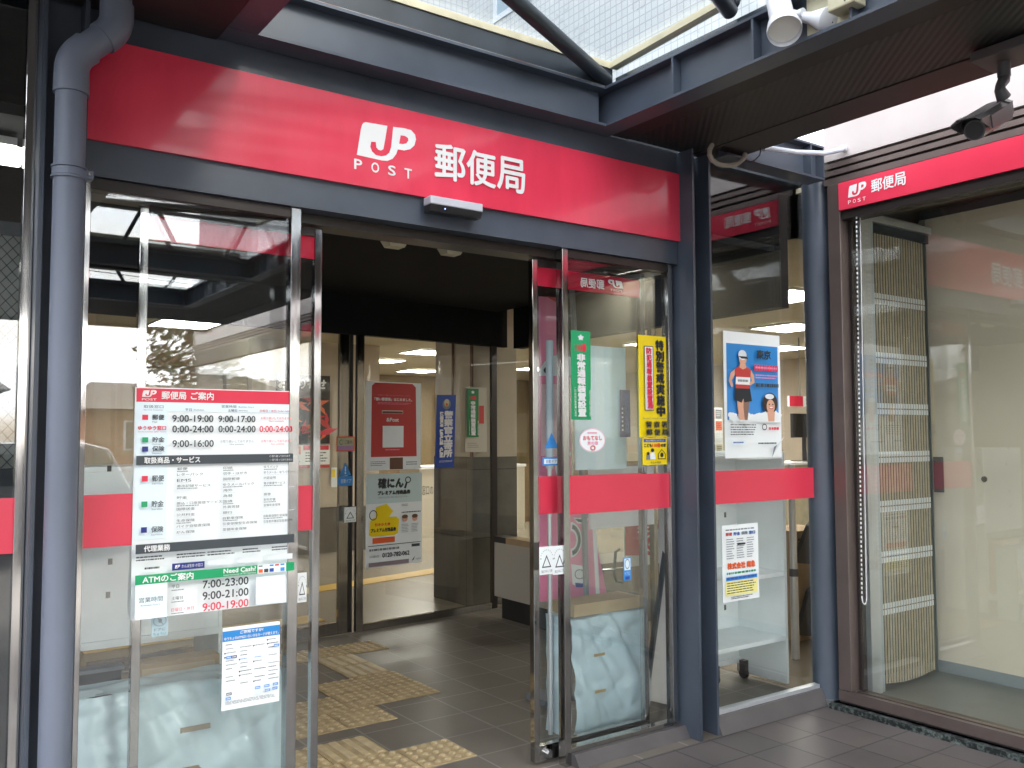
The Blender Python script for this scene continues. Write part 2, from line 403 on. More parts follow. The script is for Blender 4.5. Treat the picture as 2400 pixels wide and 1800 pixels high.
class Sheet:
    """a thin printed sheet or board: u to the right, v downwards, both 0..1"""
    def __init__(s, name, label, cat, o, wv, hv, n, base, thick=.003, group=None, curl=None):
        s.o, s.w, s.h, s.n = Vector(o), Vector(wv), Vector(hv), Vector(n).normalized()
        s.lay = 0; s.mb = MB()
        b = MB(); T = s.n*thick
        p = [s.o+s.h, s.o+s.h+s.w, s.o+s.w, s.o]
        b.hull8([q-T for q in p]+list(p), base)
        s.root = b.build(name); tag(s.root, label, cat, group)
    def P(s, u, v): return s.o+s.w*u+s.h*v+s.n*(.0006+s.lay*.0002)
    def rect(s, u0, v0, u1, v1, m):
        s.mb.poly([s.P(u0, v1), s.P(u1, v1), s.P(u1, v0), s.P(u0, v0)], m); s.lay += 1; return s
    def pg(s, pts, m):
        t = tessellate_polygon([[Vector((p[0], p[1], 0)) for p in pts]])
        for f in t: s.mb.poly([s.P(*pts[i]) for i in f], m)
        s.lay += 1; return s
    def oval(s, u, v, a, b, m, n=28, inner=0, a0=0, a1=2*math.pi):
        if inner:
            for i in range(n):
                t0 = a0+(a1-a0)*i/n; t1 = a0+(a1-a0)*(i+1)/n
                s.mb.poly([s.P(u+a*math.cos(t0), v+b*math.sin(t0)), s.P(u+a*math.cos(t1), v+b*math.sin(t1)), s.P(u+a*inner*math.cos(t1), v+b*inner*math.sin(t1)), s.P(u+a*inner*math.cos(t0), v+b*inner*math.sin(t0))], m)
        else:
            s.mb.poly([s.P(u+a*math.cos(2*math.pi*i/n), v+b*math.sin(2*math.pi*i/n)) for i in range(n)], m)
        s.lay += 1; return s
    def txt(s, t, u0, v0, u1, v1, m, bold=0.0, mirror=False):
        v, f = glyphs(t); k = s.w.length/s.h.length
        offs = [(0, 0)] if not bold else [(-bold, 0), (bold, 0), (0, -bold*k), (0, bold*k)]
        for du, dv in offs:
            for fc in f:
                s.mb.poly([s.P((u1-v[i][0]*(u1-u0) if mirror else u0+v[i][0]*(u1-u0))+du, v1-v[i][1]*(v1-v0)+dv) for i in fc], m)
            s.lay += 1
        return s
    def vtxt(s, t, u0, v0, u1, v1, m, bold=0.0):
        n = len(t); st = (v1-v0)/n
        for i, ch in enumerate(t):
            if ch == ' ': continue
            if ch in 'ーュャっょ・' : s.txt(ch, u0+(u1-u0)*.35, v0+st*(i+.2), u0+(u1-u0)*.65, v0+st*(i+.8), m, bold)
            else: s.txt(ch, u0, v0+st*(i+.06), u1, v0+st*(i+.94), m, bold)
        return s
    def logo(s, u0, v0, u1, v1, m):
        k = .574
        a = [Vector((p[0], p[1]/k, 0)) for p in LOGO]; b = [Vector((p[0], p[1]/k, 0)) for p in LHOLE]
        al = a+b
        for f in tessellate_polygon([a, b]):
            s.mb.poly([s.P(u0+al[i].x*(u1-u0), v1-al[i].y*(v1-v0)) for i in f], m)
        s.lay += 1; return s
    def lines(s, u0, v0, u1, v1, n, m, fill=.45, ragged=.3, seed=1):
        rr = random.Random(seed)
        for i in range(n):
            va = v0+(v1-v0)*i/n; e = u1-(u1-u0)*rr.random()*ragged
            u = u0
            while u < e-.005*(u1-u0):
                wd = (u1-u0)*(.03+rr.random()*.10)
                s.mb.poly([s.P(u, va+(v1-v0)/n*fill), s.P(min(u+wd, e), va+(v1-v0)/n*fill), s.P(min(u+wd, e), va), s.P(u, va)], m)
                u += wd+(u1-u0)*.018
        s.lay += 1; return s
    def done(s, name='print'):
        if s.mb.f:
            o = s.mb.build(name); o.parent = s.root
        return s.root
def sheet(name, label, cat, px, pl, base, thick=.003, group=None):
    """px = (left, top, right, bottom) measured at the sheet's four edges (top-left and bottom-right corners)"""
    a = at(px[0], px[1], pl); b = at(px[2], px[3], pl); U = pl[1]
    wd = (b-a).dot(U)
    return Sheet(name, label, cat, a, U*wd, Vector((0, 0, b.z-a.z)), pl[2], base, thick, group)

YA, XB = 3.24, 4.36
PA = plane('y', YA)
# ================================================================== SETTING
struct(B(-300, 300, -400, 300, -.3, -.12, ASPH).build('ground'))
mb = MB(); mb.box(-9, 4.33, -6.6, 3.10, -.12, 0, PAVE); struct(mb.build('pavement'))
mb = MB(); mb.box(-30, 30, -19.5, -17, -.12, .02, PAVE); struct(mb.build('sidewalk'))
mb = MB(); mb.box(-60, 60, -16.9, -6.7, -.12, -.116, ASPH)
for i in range(9): mb.box(-24+i*5, -21+i*5, -11.6, -11.48, -.1155, -.112, WHITE)
struct(mb.build('road'))
def iy(x): return 6.12+.112*(x-1)          # the slightly skewed inner door line
def slab(poly, z0, z1, m, name):
    mb = MB(); n = len(poly)
    mb.poly([(x, y, z1) for x, y in poly], m); mb.poly([(x, y, z0) for x, y in reversed(poly)], m)
    for i in range(n):
        (a, b), (c, d) = poly[i], poly[(i+1) % n]
        mb.poly([(a, b, z0), (c, d, z0), (c, d, z1), (a, b, z1)], m)
    return struct(mb.build(name))
slab([(-2.5, 3.10), (4.325, 3.10), (4.47, 3.34), (4.47, iy(4.47)), (-2.5, iy(-2.5))], -.12, -.001, VEST, 'vestibule_floor')
slab([(-2.5, iy(-2.5)), (4.47, iy(4.47)), (4.47, 3.34), (12, 3.34), (12, 16), (-2.5, 16)], -.12, .001, HALLF, 'hall_floor')
struct(B(4.335, 7.2, -4, 3.335, -.12, .03, mat('gate_room_floor', (.16, .17, .165), .35, noise=.25, nscale=2)).build('gate_room_floor'))

# ================================================================== BUILDING
# tower of white tiles that the skylight looks up at
t = thing('office_tower', 'tall building wall of small white tiles seen through the skylight', 'building', (4.4, 6.9, 3.3))
mb = MB(); mb.box(-14, 4.40, 6.9, 7.3, 3.2, 16, WHITET); mb.build('wall', t)
mb = MB(); mb.box(4.40, 4.8, -9, 6.9, 3.62, 16, WHITETY); mb.build('wall', t)
def tower_window(y0, y1, z0, z1):
    f = MB(); d = 4.385
    f.box(d, 4.399, y0, y1, z0, z0+.05, ALU); f.box(d, 4.399, y0, y1, z1-.05, z1, ALU)
    f.box(d, 4.399, y0, y0+.05, z0+.05, z1-.05, ALU); f.box(d, 4.399, y1-.05, y1, z0+.05, z1-.05, ALU); f.box(d, 4.399, (y0+y1)/2-.02, (y0+y1)/2+.02, z0+.05, z1-.05, ALU)
    o = f.build('window', t); o['label'] = 'aluminium framed window high in the tiled wall'
    p = B(4.392, 4.399, y0+.05, y1-.05, z0+.05, z1-.05, mat('tower_pane', (.25, .33, .38), .08)).build('pane'); p.parent = o
qa = at(1068, 52, plane('x', 4.4)); tower_window(qa.y-1.1, qa.y, qa.z, qa.z+1.7)
for yy in (2.2, -.6): tower_window(yy-.1, yy+1.4, qa.z, qa.z+1.7)
# post office body: outer walls, roof
t = thing('post_office', 'post office building with beige hall walls behind the glass entrance', 'building', (4, 9, 0))
mb = MB()
mb.box(-2.7, -2.5, 3.4, 16.2, -.1, 2.97, BEIGE); mb.box(-2.5, 12.2, 16, 16.2, -.1, 2.97, BEIGE); mb.box(12, 12.2, -4, 16, -.1, 2.97, BEIGE)
mb.box(4.78, 7.2, 3.336, 3.44, 0, 2.97, BEIGE)
mb.build('wall', t)
mb = MB(); mb.box(-2.7, 12.2, 3.31, 16.2, 3.0, 3.15, DARK); mb.box(4.47, 12.2, -4, 3.31, 3.0, 3.15, DARK); mb.build('roof', t)
mb = MB(); mb.poly([(-2.5, iy(-2.5)+.06, 2.72), (4.5, iy(4.5)+.06, 2.72), (4.62, 3.45, 2.72), (12, 3.45, 2.72), (12, 16, 2.72), (-2.5, 16, 2.72)], CEIL); mb.build('hall_ceiling', t)
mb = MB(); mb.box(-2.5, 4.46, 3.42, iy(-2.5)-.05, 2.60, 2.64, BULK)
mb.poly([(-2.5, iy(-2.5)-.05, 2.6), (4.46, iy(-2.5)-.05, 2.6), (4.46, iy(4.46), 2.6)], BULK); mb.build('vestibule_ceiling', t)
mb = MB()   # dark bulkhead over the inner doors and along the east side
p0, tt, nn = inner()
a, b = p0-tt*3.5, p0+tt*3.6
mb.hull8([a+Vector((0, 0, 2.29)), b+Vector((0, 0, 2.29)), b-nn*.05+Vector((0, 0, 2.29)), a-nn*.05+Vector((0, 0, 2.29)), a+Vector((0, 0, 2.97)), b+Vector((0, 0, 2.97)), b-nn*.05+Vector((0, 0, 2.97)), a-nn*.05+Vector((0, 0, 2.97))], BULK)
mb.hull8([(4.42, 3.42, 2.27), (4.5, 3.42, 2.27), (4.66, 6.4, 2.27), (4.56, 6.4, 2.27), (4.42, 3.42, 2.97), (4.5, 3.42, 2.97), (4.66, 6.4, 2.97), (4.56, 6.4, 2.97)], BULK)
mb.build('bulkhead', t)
mb = MB(); mb.box(4.27, 4.75, 6.62, 7.29, 0, 1.31, WAIN); mb.build('stone_wainscot', t)
mb = MB(); mb.box(4.28, 4.75, 6.62, 7.28, 1.312, 2.72, BEIGE); mb.box(4.262, 4.279, 6.62, 6.65, 1.312, 2.72, BROWN); mb.box(4.262, 4.279, 6.95, 6.962, 1.312, 2.72, BROWN); mb.build('pillar_wall', t)
mb = MB(); mb.box(3.75, 5.5, 10.85, 11.0, .58, 2.72, BEIGE); mb.box(3.75, 5.5, 10.83, 11.0, 0, .57, mat('dark_dado', (.10, .085, .065), .5, noise=.2)); mb.build('partition_wall', t)
mb = MB(); mb.box(5.6, 12, 12.6, 12.7, 0, 1.0, mat('brown_wall', (.16, .10, .045), .6)); mb.box(5.0, 11.9, 15.8, 15.99, 0, 2.71, mat('brown_wall2', (.20, .14, .06), .6)); mb.build('counter_wall', t)
# east wing front (bronze window wall)
mb = MB()
mb.box(XB, XB+.12, -9, 3.05, 3.05, 3.60, PINKM)
mb.build('metal_cladding', t)
mb = MB()
for z0, z1, d in ((2.91, 2.945, .0), (2.945, 2.962, .045), (2.962, 2.99, .005), (2.99, 3.006, .045), (3.006, 3.034, .01), (3.034, 3.05, .045)):
    mb.box(XB+d-.01, XB+.12, -9, 3.05, z0, z1, BRONZE if d < .02 else BRONZED)
mb.build('cornice_mould', t)
mb = MB(); mb.box(4.47, 7.2, -4, 3.33, 2.95, 2.98, CEIL); mb.box(7.2, 7.35, -4, 3.33, 0, 2.97, BEIGE); mb.box(4.5, 7.2, -4.2, -4, 0, 2.97, BEIGE); mb.build('gate_room_wall', t)
# hall ceiling lights
proto = None
k = 0
for gx, gy in ((2.62, 9.7), (6.4, 11.1), (6.5, 12.8), (8.1, 14.4), (9.6, 11.1), (9.6, 12.8), (5.2, 14.4)):
    if True:
        if proto is None:
            proto = thing('ceiling_light', 'square lit ceiling light in the beige hall ceiling', 'ceiling light', (gx, gy, 2.70), 'ceiling lights of the post hall')
            f = MB(); f.box(gx-.32, gx+.32, gy-.32, gy-.30, 2.69, 2.718, WHITE); f.box(gx-.32, gx+.32, gy+.30, gy+.32, 2.69, 2.718, WHITE); f.box(gx-.32, gx-.30, gy-.30, gy+.30, 2.69, 2.718, WHITE); f.box(gx+.30, gx+.32, gy-.30, gy+.30, 2.69, 2.718, WHITE)
            f.build('frame', proto); B(gx-.30, gx+.30, gy-.30, gy+.30, 2.70, 2.715, TUBE).build('diffuser', proto)
            first = (gx, gy)
        else: dup(proto, (gx-first[0], gy-first[1], 0))
k_ = dup(proto, (5.05-first[0], .9-first[1], .24), 'lit ceiling light above the folding gate room')
dm = k_.children[[c.name.startswith('diffuser') for c in k_.children].index(True)]; dm.data = dm.data.copy(); dm.data.materials[0] = emit('gate_room_tube', (1, .97, .9), 6.0)
for gx, gy in ((6.4, 4.9), (8.3, 6.3), (8.3, 8.4), (10.2, 7.9)): dup(proto, (gx-first[0], gy-first[1], 0))

# ================================================================== CANOPY
ZS = 2.96
can = thing('canopy', 'dark steel entrance canopy with glazed skylights and ribbed soffit', 'canopy', (0, 0, ZS))
O1 = (1.07, 2.73, -1.45, 3.08); O2 = (1.07, 2.73, -3.55, -1.8); O3 = (-2.3, -.1, -1.45, 3.0); O4 = (-2.3, -.1, -3.55, -1.8); YS = -5.75
mb = MB(); mb.box(2.835, 2.975, YS, 3.195, ZS, ZS+.03, SOFF); mb.build('soffit', can)
mb = MB(); mb.box(2.985, 3.42, YS, 3.195, ZS+.004, ZS+.03, RIB); mb.build('ribbed_soffit', can)
mb = MB(); mb.box(3.425, 3.65, YS, 3.0, ZS, ZS+.16, SOFB); mb.box(3.425, 3.65, 3.001, 3.195, ZS, ZS+.03, SOFB); mb.build('soffit_border', can)
mb = MB()
for x0, x1 in ((-5, -2.41), (-.1, .955)): mb.box(x0, x1, YS, 3.195, ZS-.02, ZS+.03, SOFB)
for x0, x1, yt in ((-2.41, -.1, 3.0), (.955, 2.835, 3.08)):
    mb.box(x0, x1, -1.69, -1.56, ZS, ZS+.03, SOFF); mb.box(x0, x1, YS, -3.66, ZS, ZS+.03, SOFF); mb.box(x0, x1, yt+.11, 3.195, ZS, ZS+.03, SOFF)
mb.build('soffit', can)
mb = MB()   # roof deck round the openings
for x0, x1, y0, y1 in ((-5, -2.42, YS, 3.3), (-.1, .95, YS, 3.3), (2.84, 3.65, YS, 3.0), (-2.42, -.1, -1.69, -1.56), (-2.42, -.1, YS, -3.66), (.95, 2.84, -1.69, -1.56), (.95, 2.84, YS, -3.66), (.95, 2.84, 3.19, 3.3), (-2.42, -.1, 3.11, 3.3)):
    mb.box(x0, x1, y0, y1, 3.14, 3.17, DARK)
mb.build('roof_deck', can)
mb = MB(); mb.box(-5.05, 3.66, YS-.08, YS-.001, 2.92, 3.2, DARK); mb.box(-5.05, -5.001, YS, 3.3, 2.92, 3.2, DARK); mb.box(3.651, 3.66, YS, 2.99, 3.125, 3.2, DARK); mb.build('fascia', can)
def ibeam(a, b, inner_dir, z0, z1, fl, name='edge_beam', rusty=False):
    """I section along a-b; inner_dir points into the opening"""
    a, b, n = Vector((*a, 0)), Vector((*b, 0)), Vector((*inner_dir, 0)); m = MB()
    for zz0, zz1, d0, d1 in ((z0, z0+.012, -fl, 0), (z1-.012, z1, -fl, 0), (z0+.012, z1-.012, -fl*.55, -fl*.45)):
        p = [a+n*d0, b+n*d0, b+n*d1, a+n*d1]
        m.hull8([q+Vector((0, 0, zz0)) for q in p]+[q+Vector((0, 0, zz1)) for q in p], STEEL)
    if rusty:
        p = [a-n*.02, b-n*.02, b-n*.005, a-n*.005]
        m.hull8([q+Vector((0, 0, z1+.001)) for q in p]+[q+Vector((0, 0, z1+.012)) for q in p], RUST)
    return m.build(name, can)
ZB0, ZB1 = 2.945, 3.135
for (x0, x1, y0, y1) in (O1, O2, O3, O4):
    g = .11
    ibeam((x0-g, y1), (x1, y1), (0, -1), ZB0, ZB1, g, rusty=True)
    ibeam((x1, y1+g-.001), (x1, y0-g), (-1, 0), ZB0, ZB1, g)
    ibeam((x1-.001, y0), (x0, y0), (0, 1), ZB0, ZB1, g)
    ibeam((x0, y0-g), (x0, y1-.001), (1, 0), ZB0+.001, ZB1-.001, g)
    y = y1-.43
    while y > y0+.1:
        B(x1+.001, x1+.048, y-.005, y+.005, ZB0+.013, ZB1-.013, STEEL).build('stiffener', can); y -= .43
    # lean-to glazing that rises towards the street, with a glazed upstand at its high end
    sl = .045 if y1-y0 > 3 else .10
    zz = lambda y: 3.255+(y1-y)*sl
    n = max(1, round((y1-y0)/.78)); XA, XC = x0-.06, x1+.05
    for i in range(n+1):
        yy = y1-(y1-y0)*i/n
        if 0 < i < n: MB().tube([(x0-.03, yy, zz(yy)-.05), (x1+.03, yy, zz(yy)-.05)], .028, DARK, 12).build('purlin', can, smooth=True)
        if i < n:
            yb = y1-(y1-y0)*(i+1)/n
            a = Vector((x1+.02, yy+.02, zz(yy)-.08)); b = Vector((x0, yb+.06, zz(yb)-.03))
            MB().tube([a, b], .034, DARK, 14).build('diagonal_strut', can, smooth=True)
            ya_, yc_ = yy-.02, yb+.02
            MB().hull8([(XA, yc_, zz(yc_)), (XC, yc_, zz(yc_)), (XC, ya_, zz(ya_)), (XA, ya_, zz(ya_)), (XA, yc_, zz(yc_)+.012), (XC, yc_, zz(yc_)+.012), (XC, ya_, zz(ya_)+.012), (XA, ya_, zz(ya_)+.012)], GLSKY).build('skylight_pane', can)
    zt = zz(y0)
    MB().box(XA+.03, XC-.03, y0-.05, y0-.042, 3.14, zt-.03, GLSKY).build('upstand_pane', can)
    for xs in (XA, XC):
        MB().hull8([(xs-.004, y0, 3.14), (xs+.004, y0, 3.14), (xs+.004, y1, 3.14), (xs-.004, y1, 3.14), (xs-.004, y0, zt-.03), (xs+.004, y0, zt-.03), (xs+.004, y1, zz(y1)-.03), (xs-.004, y1, zz(y1)-.03)], GLSKY).build('upstand_pane', can)
    k = 0; xs = x0+.1
    while xs < x1:
        MB().bar((xs, y0-.06, 3.14), (xs-.16+.30*(k % 2), y0-.06, zt-.02), .03, .04, DARK, up=(0, 1, 0)).build('upstand_brace', can); xs += .46; k += 1
    m = MB()
    m.bar((XA, y1+.02, zz(y1)-.012), (XC, y1+.02, zz(y1)-.012), .045, .03, CREAM); m.bar((XC, y1, zz(y1)-.012), (XC, y0, zt-.012), .045, .03, CREAM); m.bar((XA, y1, zz(y1)-.012), (XA, y0, zt-.012), .045, .03, CREAM); m.bar((XA, y0-.045, zt-.012), (XC, y0-.045, zt-.012), .045, .03, DARK)
    m.bar((XA, y1+.02, 3.19), (XC, y1+.02, 3.19), .03, .10, DARK); m.bar((XC+.03, y1, 3.165), (XC+.03, y0, 3.165), .03, .05, DARK)
    m.build('glazing_frame', can)
for x, y in ((-4.6, -5.3), (-4.6, .2)):
    B(x-.06, x+.06, y-.06, y+.06, 0, ZS-.03, STEEL).build('post', can)

# columns of the entrance front
def hcol(name, label, x0, x1, y0, y1, z1):
    m = MB(); ft = .014
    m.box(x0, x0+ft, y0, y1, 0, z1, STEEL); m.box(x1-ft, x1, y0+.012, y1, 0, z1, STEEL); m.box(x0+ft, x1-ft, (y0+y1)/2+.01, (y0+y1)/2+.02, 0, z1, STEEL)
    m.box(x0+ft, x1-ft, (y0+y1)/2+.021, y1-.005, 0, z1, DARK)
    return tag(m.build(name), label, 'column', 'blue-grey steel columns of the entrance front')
hcol('steel_column', 'blue-grey steel column between the entrance doors and the runner poster', 3.325, 3.475, 3.10, 3.30, 2.955)
m = MB(); m.tube([(4.42, 3.147, 0), (4.42, 3.147, 2.955)], .085, STEEL, 40); tag(m.build('round_column', smooth=True), 'round blue-grey steel column in the corner beside the bronze shop window', 'column')
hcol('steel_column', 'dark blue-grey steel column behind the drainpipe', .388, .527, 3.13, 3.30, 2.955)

# beam over the narrow side window
m = MB(); zt, zb = 3.12, 2.925
m.box(3.48, 4.29, 3.0, 3.115, zb, zb+.012, STEEL); m.box(3.48, 4.29, 3.0, 3.115, zt-.012, zt, STEEL); m.box(3.48, 4.29, 3.052, 3.062, zb+.012, zt-.012, STEEL); m.box(4.17, 4.178, 3.001, 3.052, zb+.013, zt-.013, STEEL); m.box(4.282, 4.29, 3.001, 3.052, zb+.013, zt-.013, STEEL)
tag(m.build('steel_beam'), 'short blue-grey steel beam above the narrow side window', 'beam')

# dark fascia and red sign
m = MB(); m.box(.528, 3.324, 3.205, 3.40, 2.375, 2.958, STEEL)
tag(m.build('door_header'), 'blue-grey steel header over the entrance doors behind the red sign', 'header')
a = Vector((.53, 3.187, 2.843)); 
sg = Sheet('sign_board', 'long glossy red sign with white post office lettering above the doors', 'sign', (.53, 3.187, 2.843), (2.805, 0, 0), (0, 0, -.351), (0, -1, 0), RED, .016)
def ux(x): return (x-.53)/2.805
def vz(z): return (2.843-z)/.351
sg.logo(ux(1.511), vz(2.764), ux(1.778), vz(2.611), WHITE)
for i, ch in enumerate('POST'):
    c = 1.517+i*.0745; sg.txt(ch, ux(c-.0165), vz(2.596), ux(c+.0165), vz(2.5565), WHITE, .00035)
for i, ch in enumerate('郵便局'):
    c = 1.942+i*.158; sg.txt(ch, ux(c-.074), vz(2.732), ux(c+.074), vz(2.583), WHITE, .0011)
sg.done('lettering')

# door sensor
t = thing('door_sensor', 'silver automatic door sensor box under the red sign', 'sensor', (1.94, 3.15, 2.44))
B(1.813, 2.07, 3.125, 3.186, 2.452, 2.486, mat('sensor_silver', (.55, .56, .62), .3)).build('housing', t, bevel=.004)
m = MB(); m.hull8([(1.815, 3.14, 2.425), (2.068, 3.14, 2.425), (2.068, 3.186, 2.425), (1.815, 3.186, 2.425), (1.815, 3.128, 2.4515), (2.068, 3.128, 2.4515), (2.068, 3.186, 2.4515), (1.815, 3.186, 2.4515)], BLK2); m.build('lens', t)
B(1.884, 1.888, 3.131, 3.137, 2.438, 2.442, LEDB).build('indicator', t)

# ================================================================== ENTRANCE GLAZING
def glass_panel(name, label, x0, x1, z0, z1, y, parts, group=None, gm=GLASS, th=.008, band=True, cat='glass panel'):
    t = thing(name, label, cat, ((x0+x1)/2, y, z0), group)
    B(x0, x1, y, y+th, z0, z1, gm).build('glass', t)
    if band: B(x0, x1, y-.0025, y-.001, 1.133, 1.308, FILM).build('red_band', t)
    for nm, (a, b, c, d, e, f), mt in parts: B(a, b, c, d, e, f, mt).build(nm, t, bevel=.0015)
    return t
Y0 = 3.238
t = glass_panel('glass_panel', 'fixed glass panel left of the doors carrying the opening hours sheet', .555, 1.262, .075, 2.335, Y0,
    [('frame_stile', (.535, .556, 3.222, 3.272, .07, 2.375), SS), ('frame_stile', (1.258, 1.297, 3.222, 3.272, .0, 2.375), SS), ('bottom_rail', (.557, 1.257, 3.225, 3.27, .055, .078), SS), ('top_rail', (.557, 1.257, 3.225, 3.275, 2.335, 2.374), BRONZED)])
t = glass_panel('glass_panel', 'fixed glass panel right of the doors with green and yellow stickers', 2.61, 3.272, .075, 2.335, Y0,
    [('frame_stile', (3.268, 3.295, 3.222, 3.272, .07, 2.375), SS), ('frame_stile', (2.578, 2.612, 3.222, 3.272, .0, 2.375), SS), ('bottom_rail', (2.613, 3.267, 3.225, 3.27, .055, .078), SS), ('top_rail', (2.613, 3.267, 3.225, 3.275, 2.335, 2.374), BRONZED)])
YD = 3.318
def door(label, x0, x1, lead):
    t = thing('sliding_door', label, 'door', ((x0+x1)/2, YD, .01), 'pair of automatic sliding doors')
    B(x0+.02, x1-.02, YD+.012, YD+.02, .08, 2.30, GLASS).build('glass', t)
    B(x0+.021, x1-.021, YD+.0095, YD+.011, 1.133, 1.308, FILM).build('red_band', t)
    B(x0, x0+.03, YD, YD+.034, .012, 2.33, SS).build('stile', t, bevel=.002); B(x1-.03, x1, YD, YD+.034, .012, 2.33, SS).build('stile', t, bevel=.002)
    B(x0+.031, x1-.031, YD+.001, YD+.033, .012, .082, SS).build('bottom_rail', t); B(x0+.031, x1-.031, YD+.001, YD+.033, 2.296, 2.33, BRONZED).build('top_rail', t)
    B(x0+.031, x1-.031, YD+.006, YD+.0075, 2.205, 2.295, REDFILMG).build('red_strip', t, 'red see-through strip along the top of the door')
    kx = x1-.075 if lead > 0 else x0+.075
    m = MB().tube([(kx, YD-.022, .045), (kx, YD+.001, .045)], [.016, .018], SS, 18); m.build('floor_lock', t, smooth=True)
    return t
door('left automatic door leaf slid open behind the opening hours sheet',   .735, 1.425, 1)
dr = door('right automatic door leaf slid open behind the green sticker panel', 2.475, 3.195, -1)
s = Sheet('lettering_tmp', '', '', (3.10, YD+.0055, 2.292), (-.42, 0, 0), (0, 0, -.085), (0, -1, 0), REDFILMG, .0004)
bpy.data.objects.remove(s.root)
s.txt('郵便局', .42, .25, .78, .8, WHITE, .003); s.logo(.12, .15, .36, .62, WHITE); s.txt('POST', .14, .70, .33, .82, WHITE)
o = s.mb.build('lettering', dr, 'white post office lettering that reads reversed from outside')
m = MB(); m.box(.53, 3.30, 3.28, 3.40, 2.335, 2.374, mat('track_dark', (.05, .045, .04), .35, metal=.6)); tag(m.build('door_track'), 'dark metal running track above the sliding doors', 'door track')
# small cream sensors in the door head
for x in (1.83, 2.12):
    m = MB(); m.hull8([(x-.035, 3.44, 2.33), (x+.035, 3.44, 2.33), (x+.035, 3.50, 2.33), (x-.035, 3.50, 2.33), (x-.05, 3.43, 2.36), (x+.05, 3.43, 2.36), (x+.05, 3.51, 2.36), (x-.05, 3.51, 2.36)], CREAM)
    m.box(x-.02, x+.02, 3.45, 3.49, 2.36, 2.60, BULK)
    tag(m.build('beam_sensor'), 'small cream sensor hanging inside above the doorway, '+('nearer the left door' if x < 2 else 'nearer the right door'), 'sensor', 'cream sensors inside the door head')
# plinths under the fixed panels
PLM = mat('plinth_tile', (.085, .078, .080), .45, noise=.2, nscale=4)
for x0, x1, lb in ((.49, 1.256, 'left of the doors'), (2.613, 3.324, 'between the doors and the steel column')):
    m = MB(); m.hull8([(x0, 3.165, 0), (x1, 3.165, 0), (x1, 3.29, 0), (x0, 3.29, 0), (x0, 3.20, .054), (x1, 3.20, .054), (x1, 3.29, .054), (x0, 3.29, .054)], PLM)
    tag(m.build('plinth'), 'low grey tiled plinth under the glass panel '+lb, 'plinth')
m = MB(); m.hull8([(3.476, 3.095, 0), (4.345, 3.095, 0), (4.345, 3.22, 0), (3.476, 3.22, 0), (3.476, 3.13, .084), (4.345, 3.13, .084), (4.345, 3.22, .084), (3.476, 3.22, .084)], PLM)
tag(m.build('plinth'), 'low grey tiled plinth under the narrow side window', 'plinth')
# narrow side window between the columns
YW = 3.155; kk = YW/3.238
t = thing('side_window', 'narrow glass side window with the runner poster between two steel columns', 'window', (3.9, YW, .1))
B(3.476, 4.345, YW, YW+.008, .105, 2.955, GLASS).build('glass', t)
B(3.477, 4.345, YW-.0025, YW-.001, 1.5-(1.5-1.133)*kk, 1.5-(1.5-1.308)*kk, FILM).build('red_band', t)
B(3.477, 4.345, YW-.012, YW+.03, .085, .105, ALU).build('bottom_rail', t)
# glazing west of the drainpipe
t = glass_panel('west_glass_panel', 'glass panel at the far left beyond the drainpipe', -1.4, .355, .075, 2.90, Y0,
    [('frame_stile', (.355, .386, 3.215, 3.27, .0, 2.955), SS), ('bottom_rail', (-1.4, .354, 3.225, 3.27, .055, .078), SS)])

# ================================================================== EAST WING SHOP WINDOW
PB = plane('x', 4.345)
t = thing('shop_window', 'large bronze framed window with the folding gate behind it', 'window', (4.40, 0, .03))
m = MB(); m.box(4.35, 4.46, 2.952, 3.03, .101, 2.91, BRONZE); m.build('jamb', t, bevel=.003)
m = MB(); m.box(4.425, 4.46, 2.925, 2.951, .101, 2.75, BRONZED); m.build('jamb_seal', t)
m = MB(); m.box(4.345, 4.375, -9, 3.029, .045, .10, BRONZE); m.box(4.376, 4.395, -9, 3.029, .045, .085, BRONZED); m.box(4.396, 4.46, -9, 2.951, .045, .10, BRONZE); m.box(4.36, 4.46, -9, 3.03, .031, .044, BRONZED); m.build('sill', t)
m = MB(); m.box(4.36, 4.46, -9, 2.951, 2.70, 2.91, BRONZED); m.build('head', t)
B(4.41, 4.418, -9, 2.925, .101, 2.70, GLASSB).build('glass', t)
tag(MB().box(4.30, 4.45, -9, 3.06, -.05, .03, GRAN).build('granite_kerb'), 'dark green speckled granite kerb under the bronze window', 'kerb')
sg = Sheet('sign_board', 'narrow red sign strip with small white lettering above the bronze window', 'sign', (4.343, 2.952, 2.905), (0, -7, 0), (0, 0, -.155), (-1, 0, 0), RED, .015)
def uy(px, py): return (2.952-at(px, py, PB).y)/7
sg.logo(uy(1832, 410), .17, uy(1872, 400), .62, WHITE)
a, b = uy(1832, 430), uy(1871, 420)
for i, ch in enumerate('POST'): sg.txt(ch, a+(b-a)*(i*.27+.01), .72, a+(b-a)*(i*.27+.17), .85, WHITE)
a, b = uy(1883, 405), uy(1959, 390)
for i, ch in enumerate('郵便局'): sg.txt(ch, a+(b-a)*i/3, .20, a+(b-a)*(i+.94)/3, .64, WHITE, .0002)
sg.done('lettering')

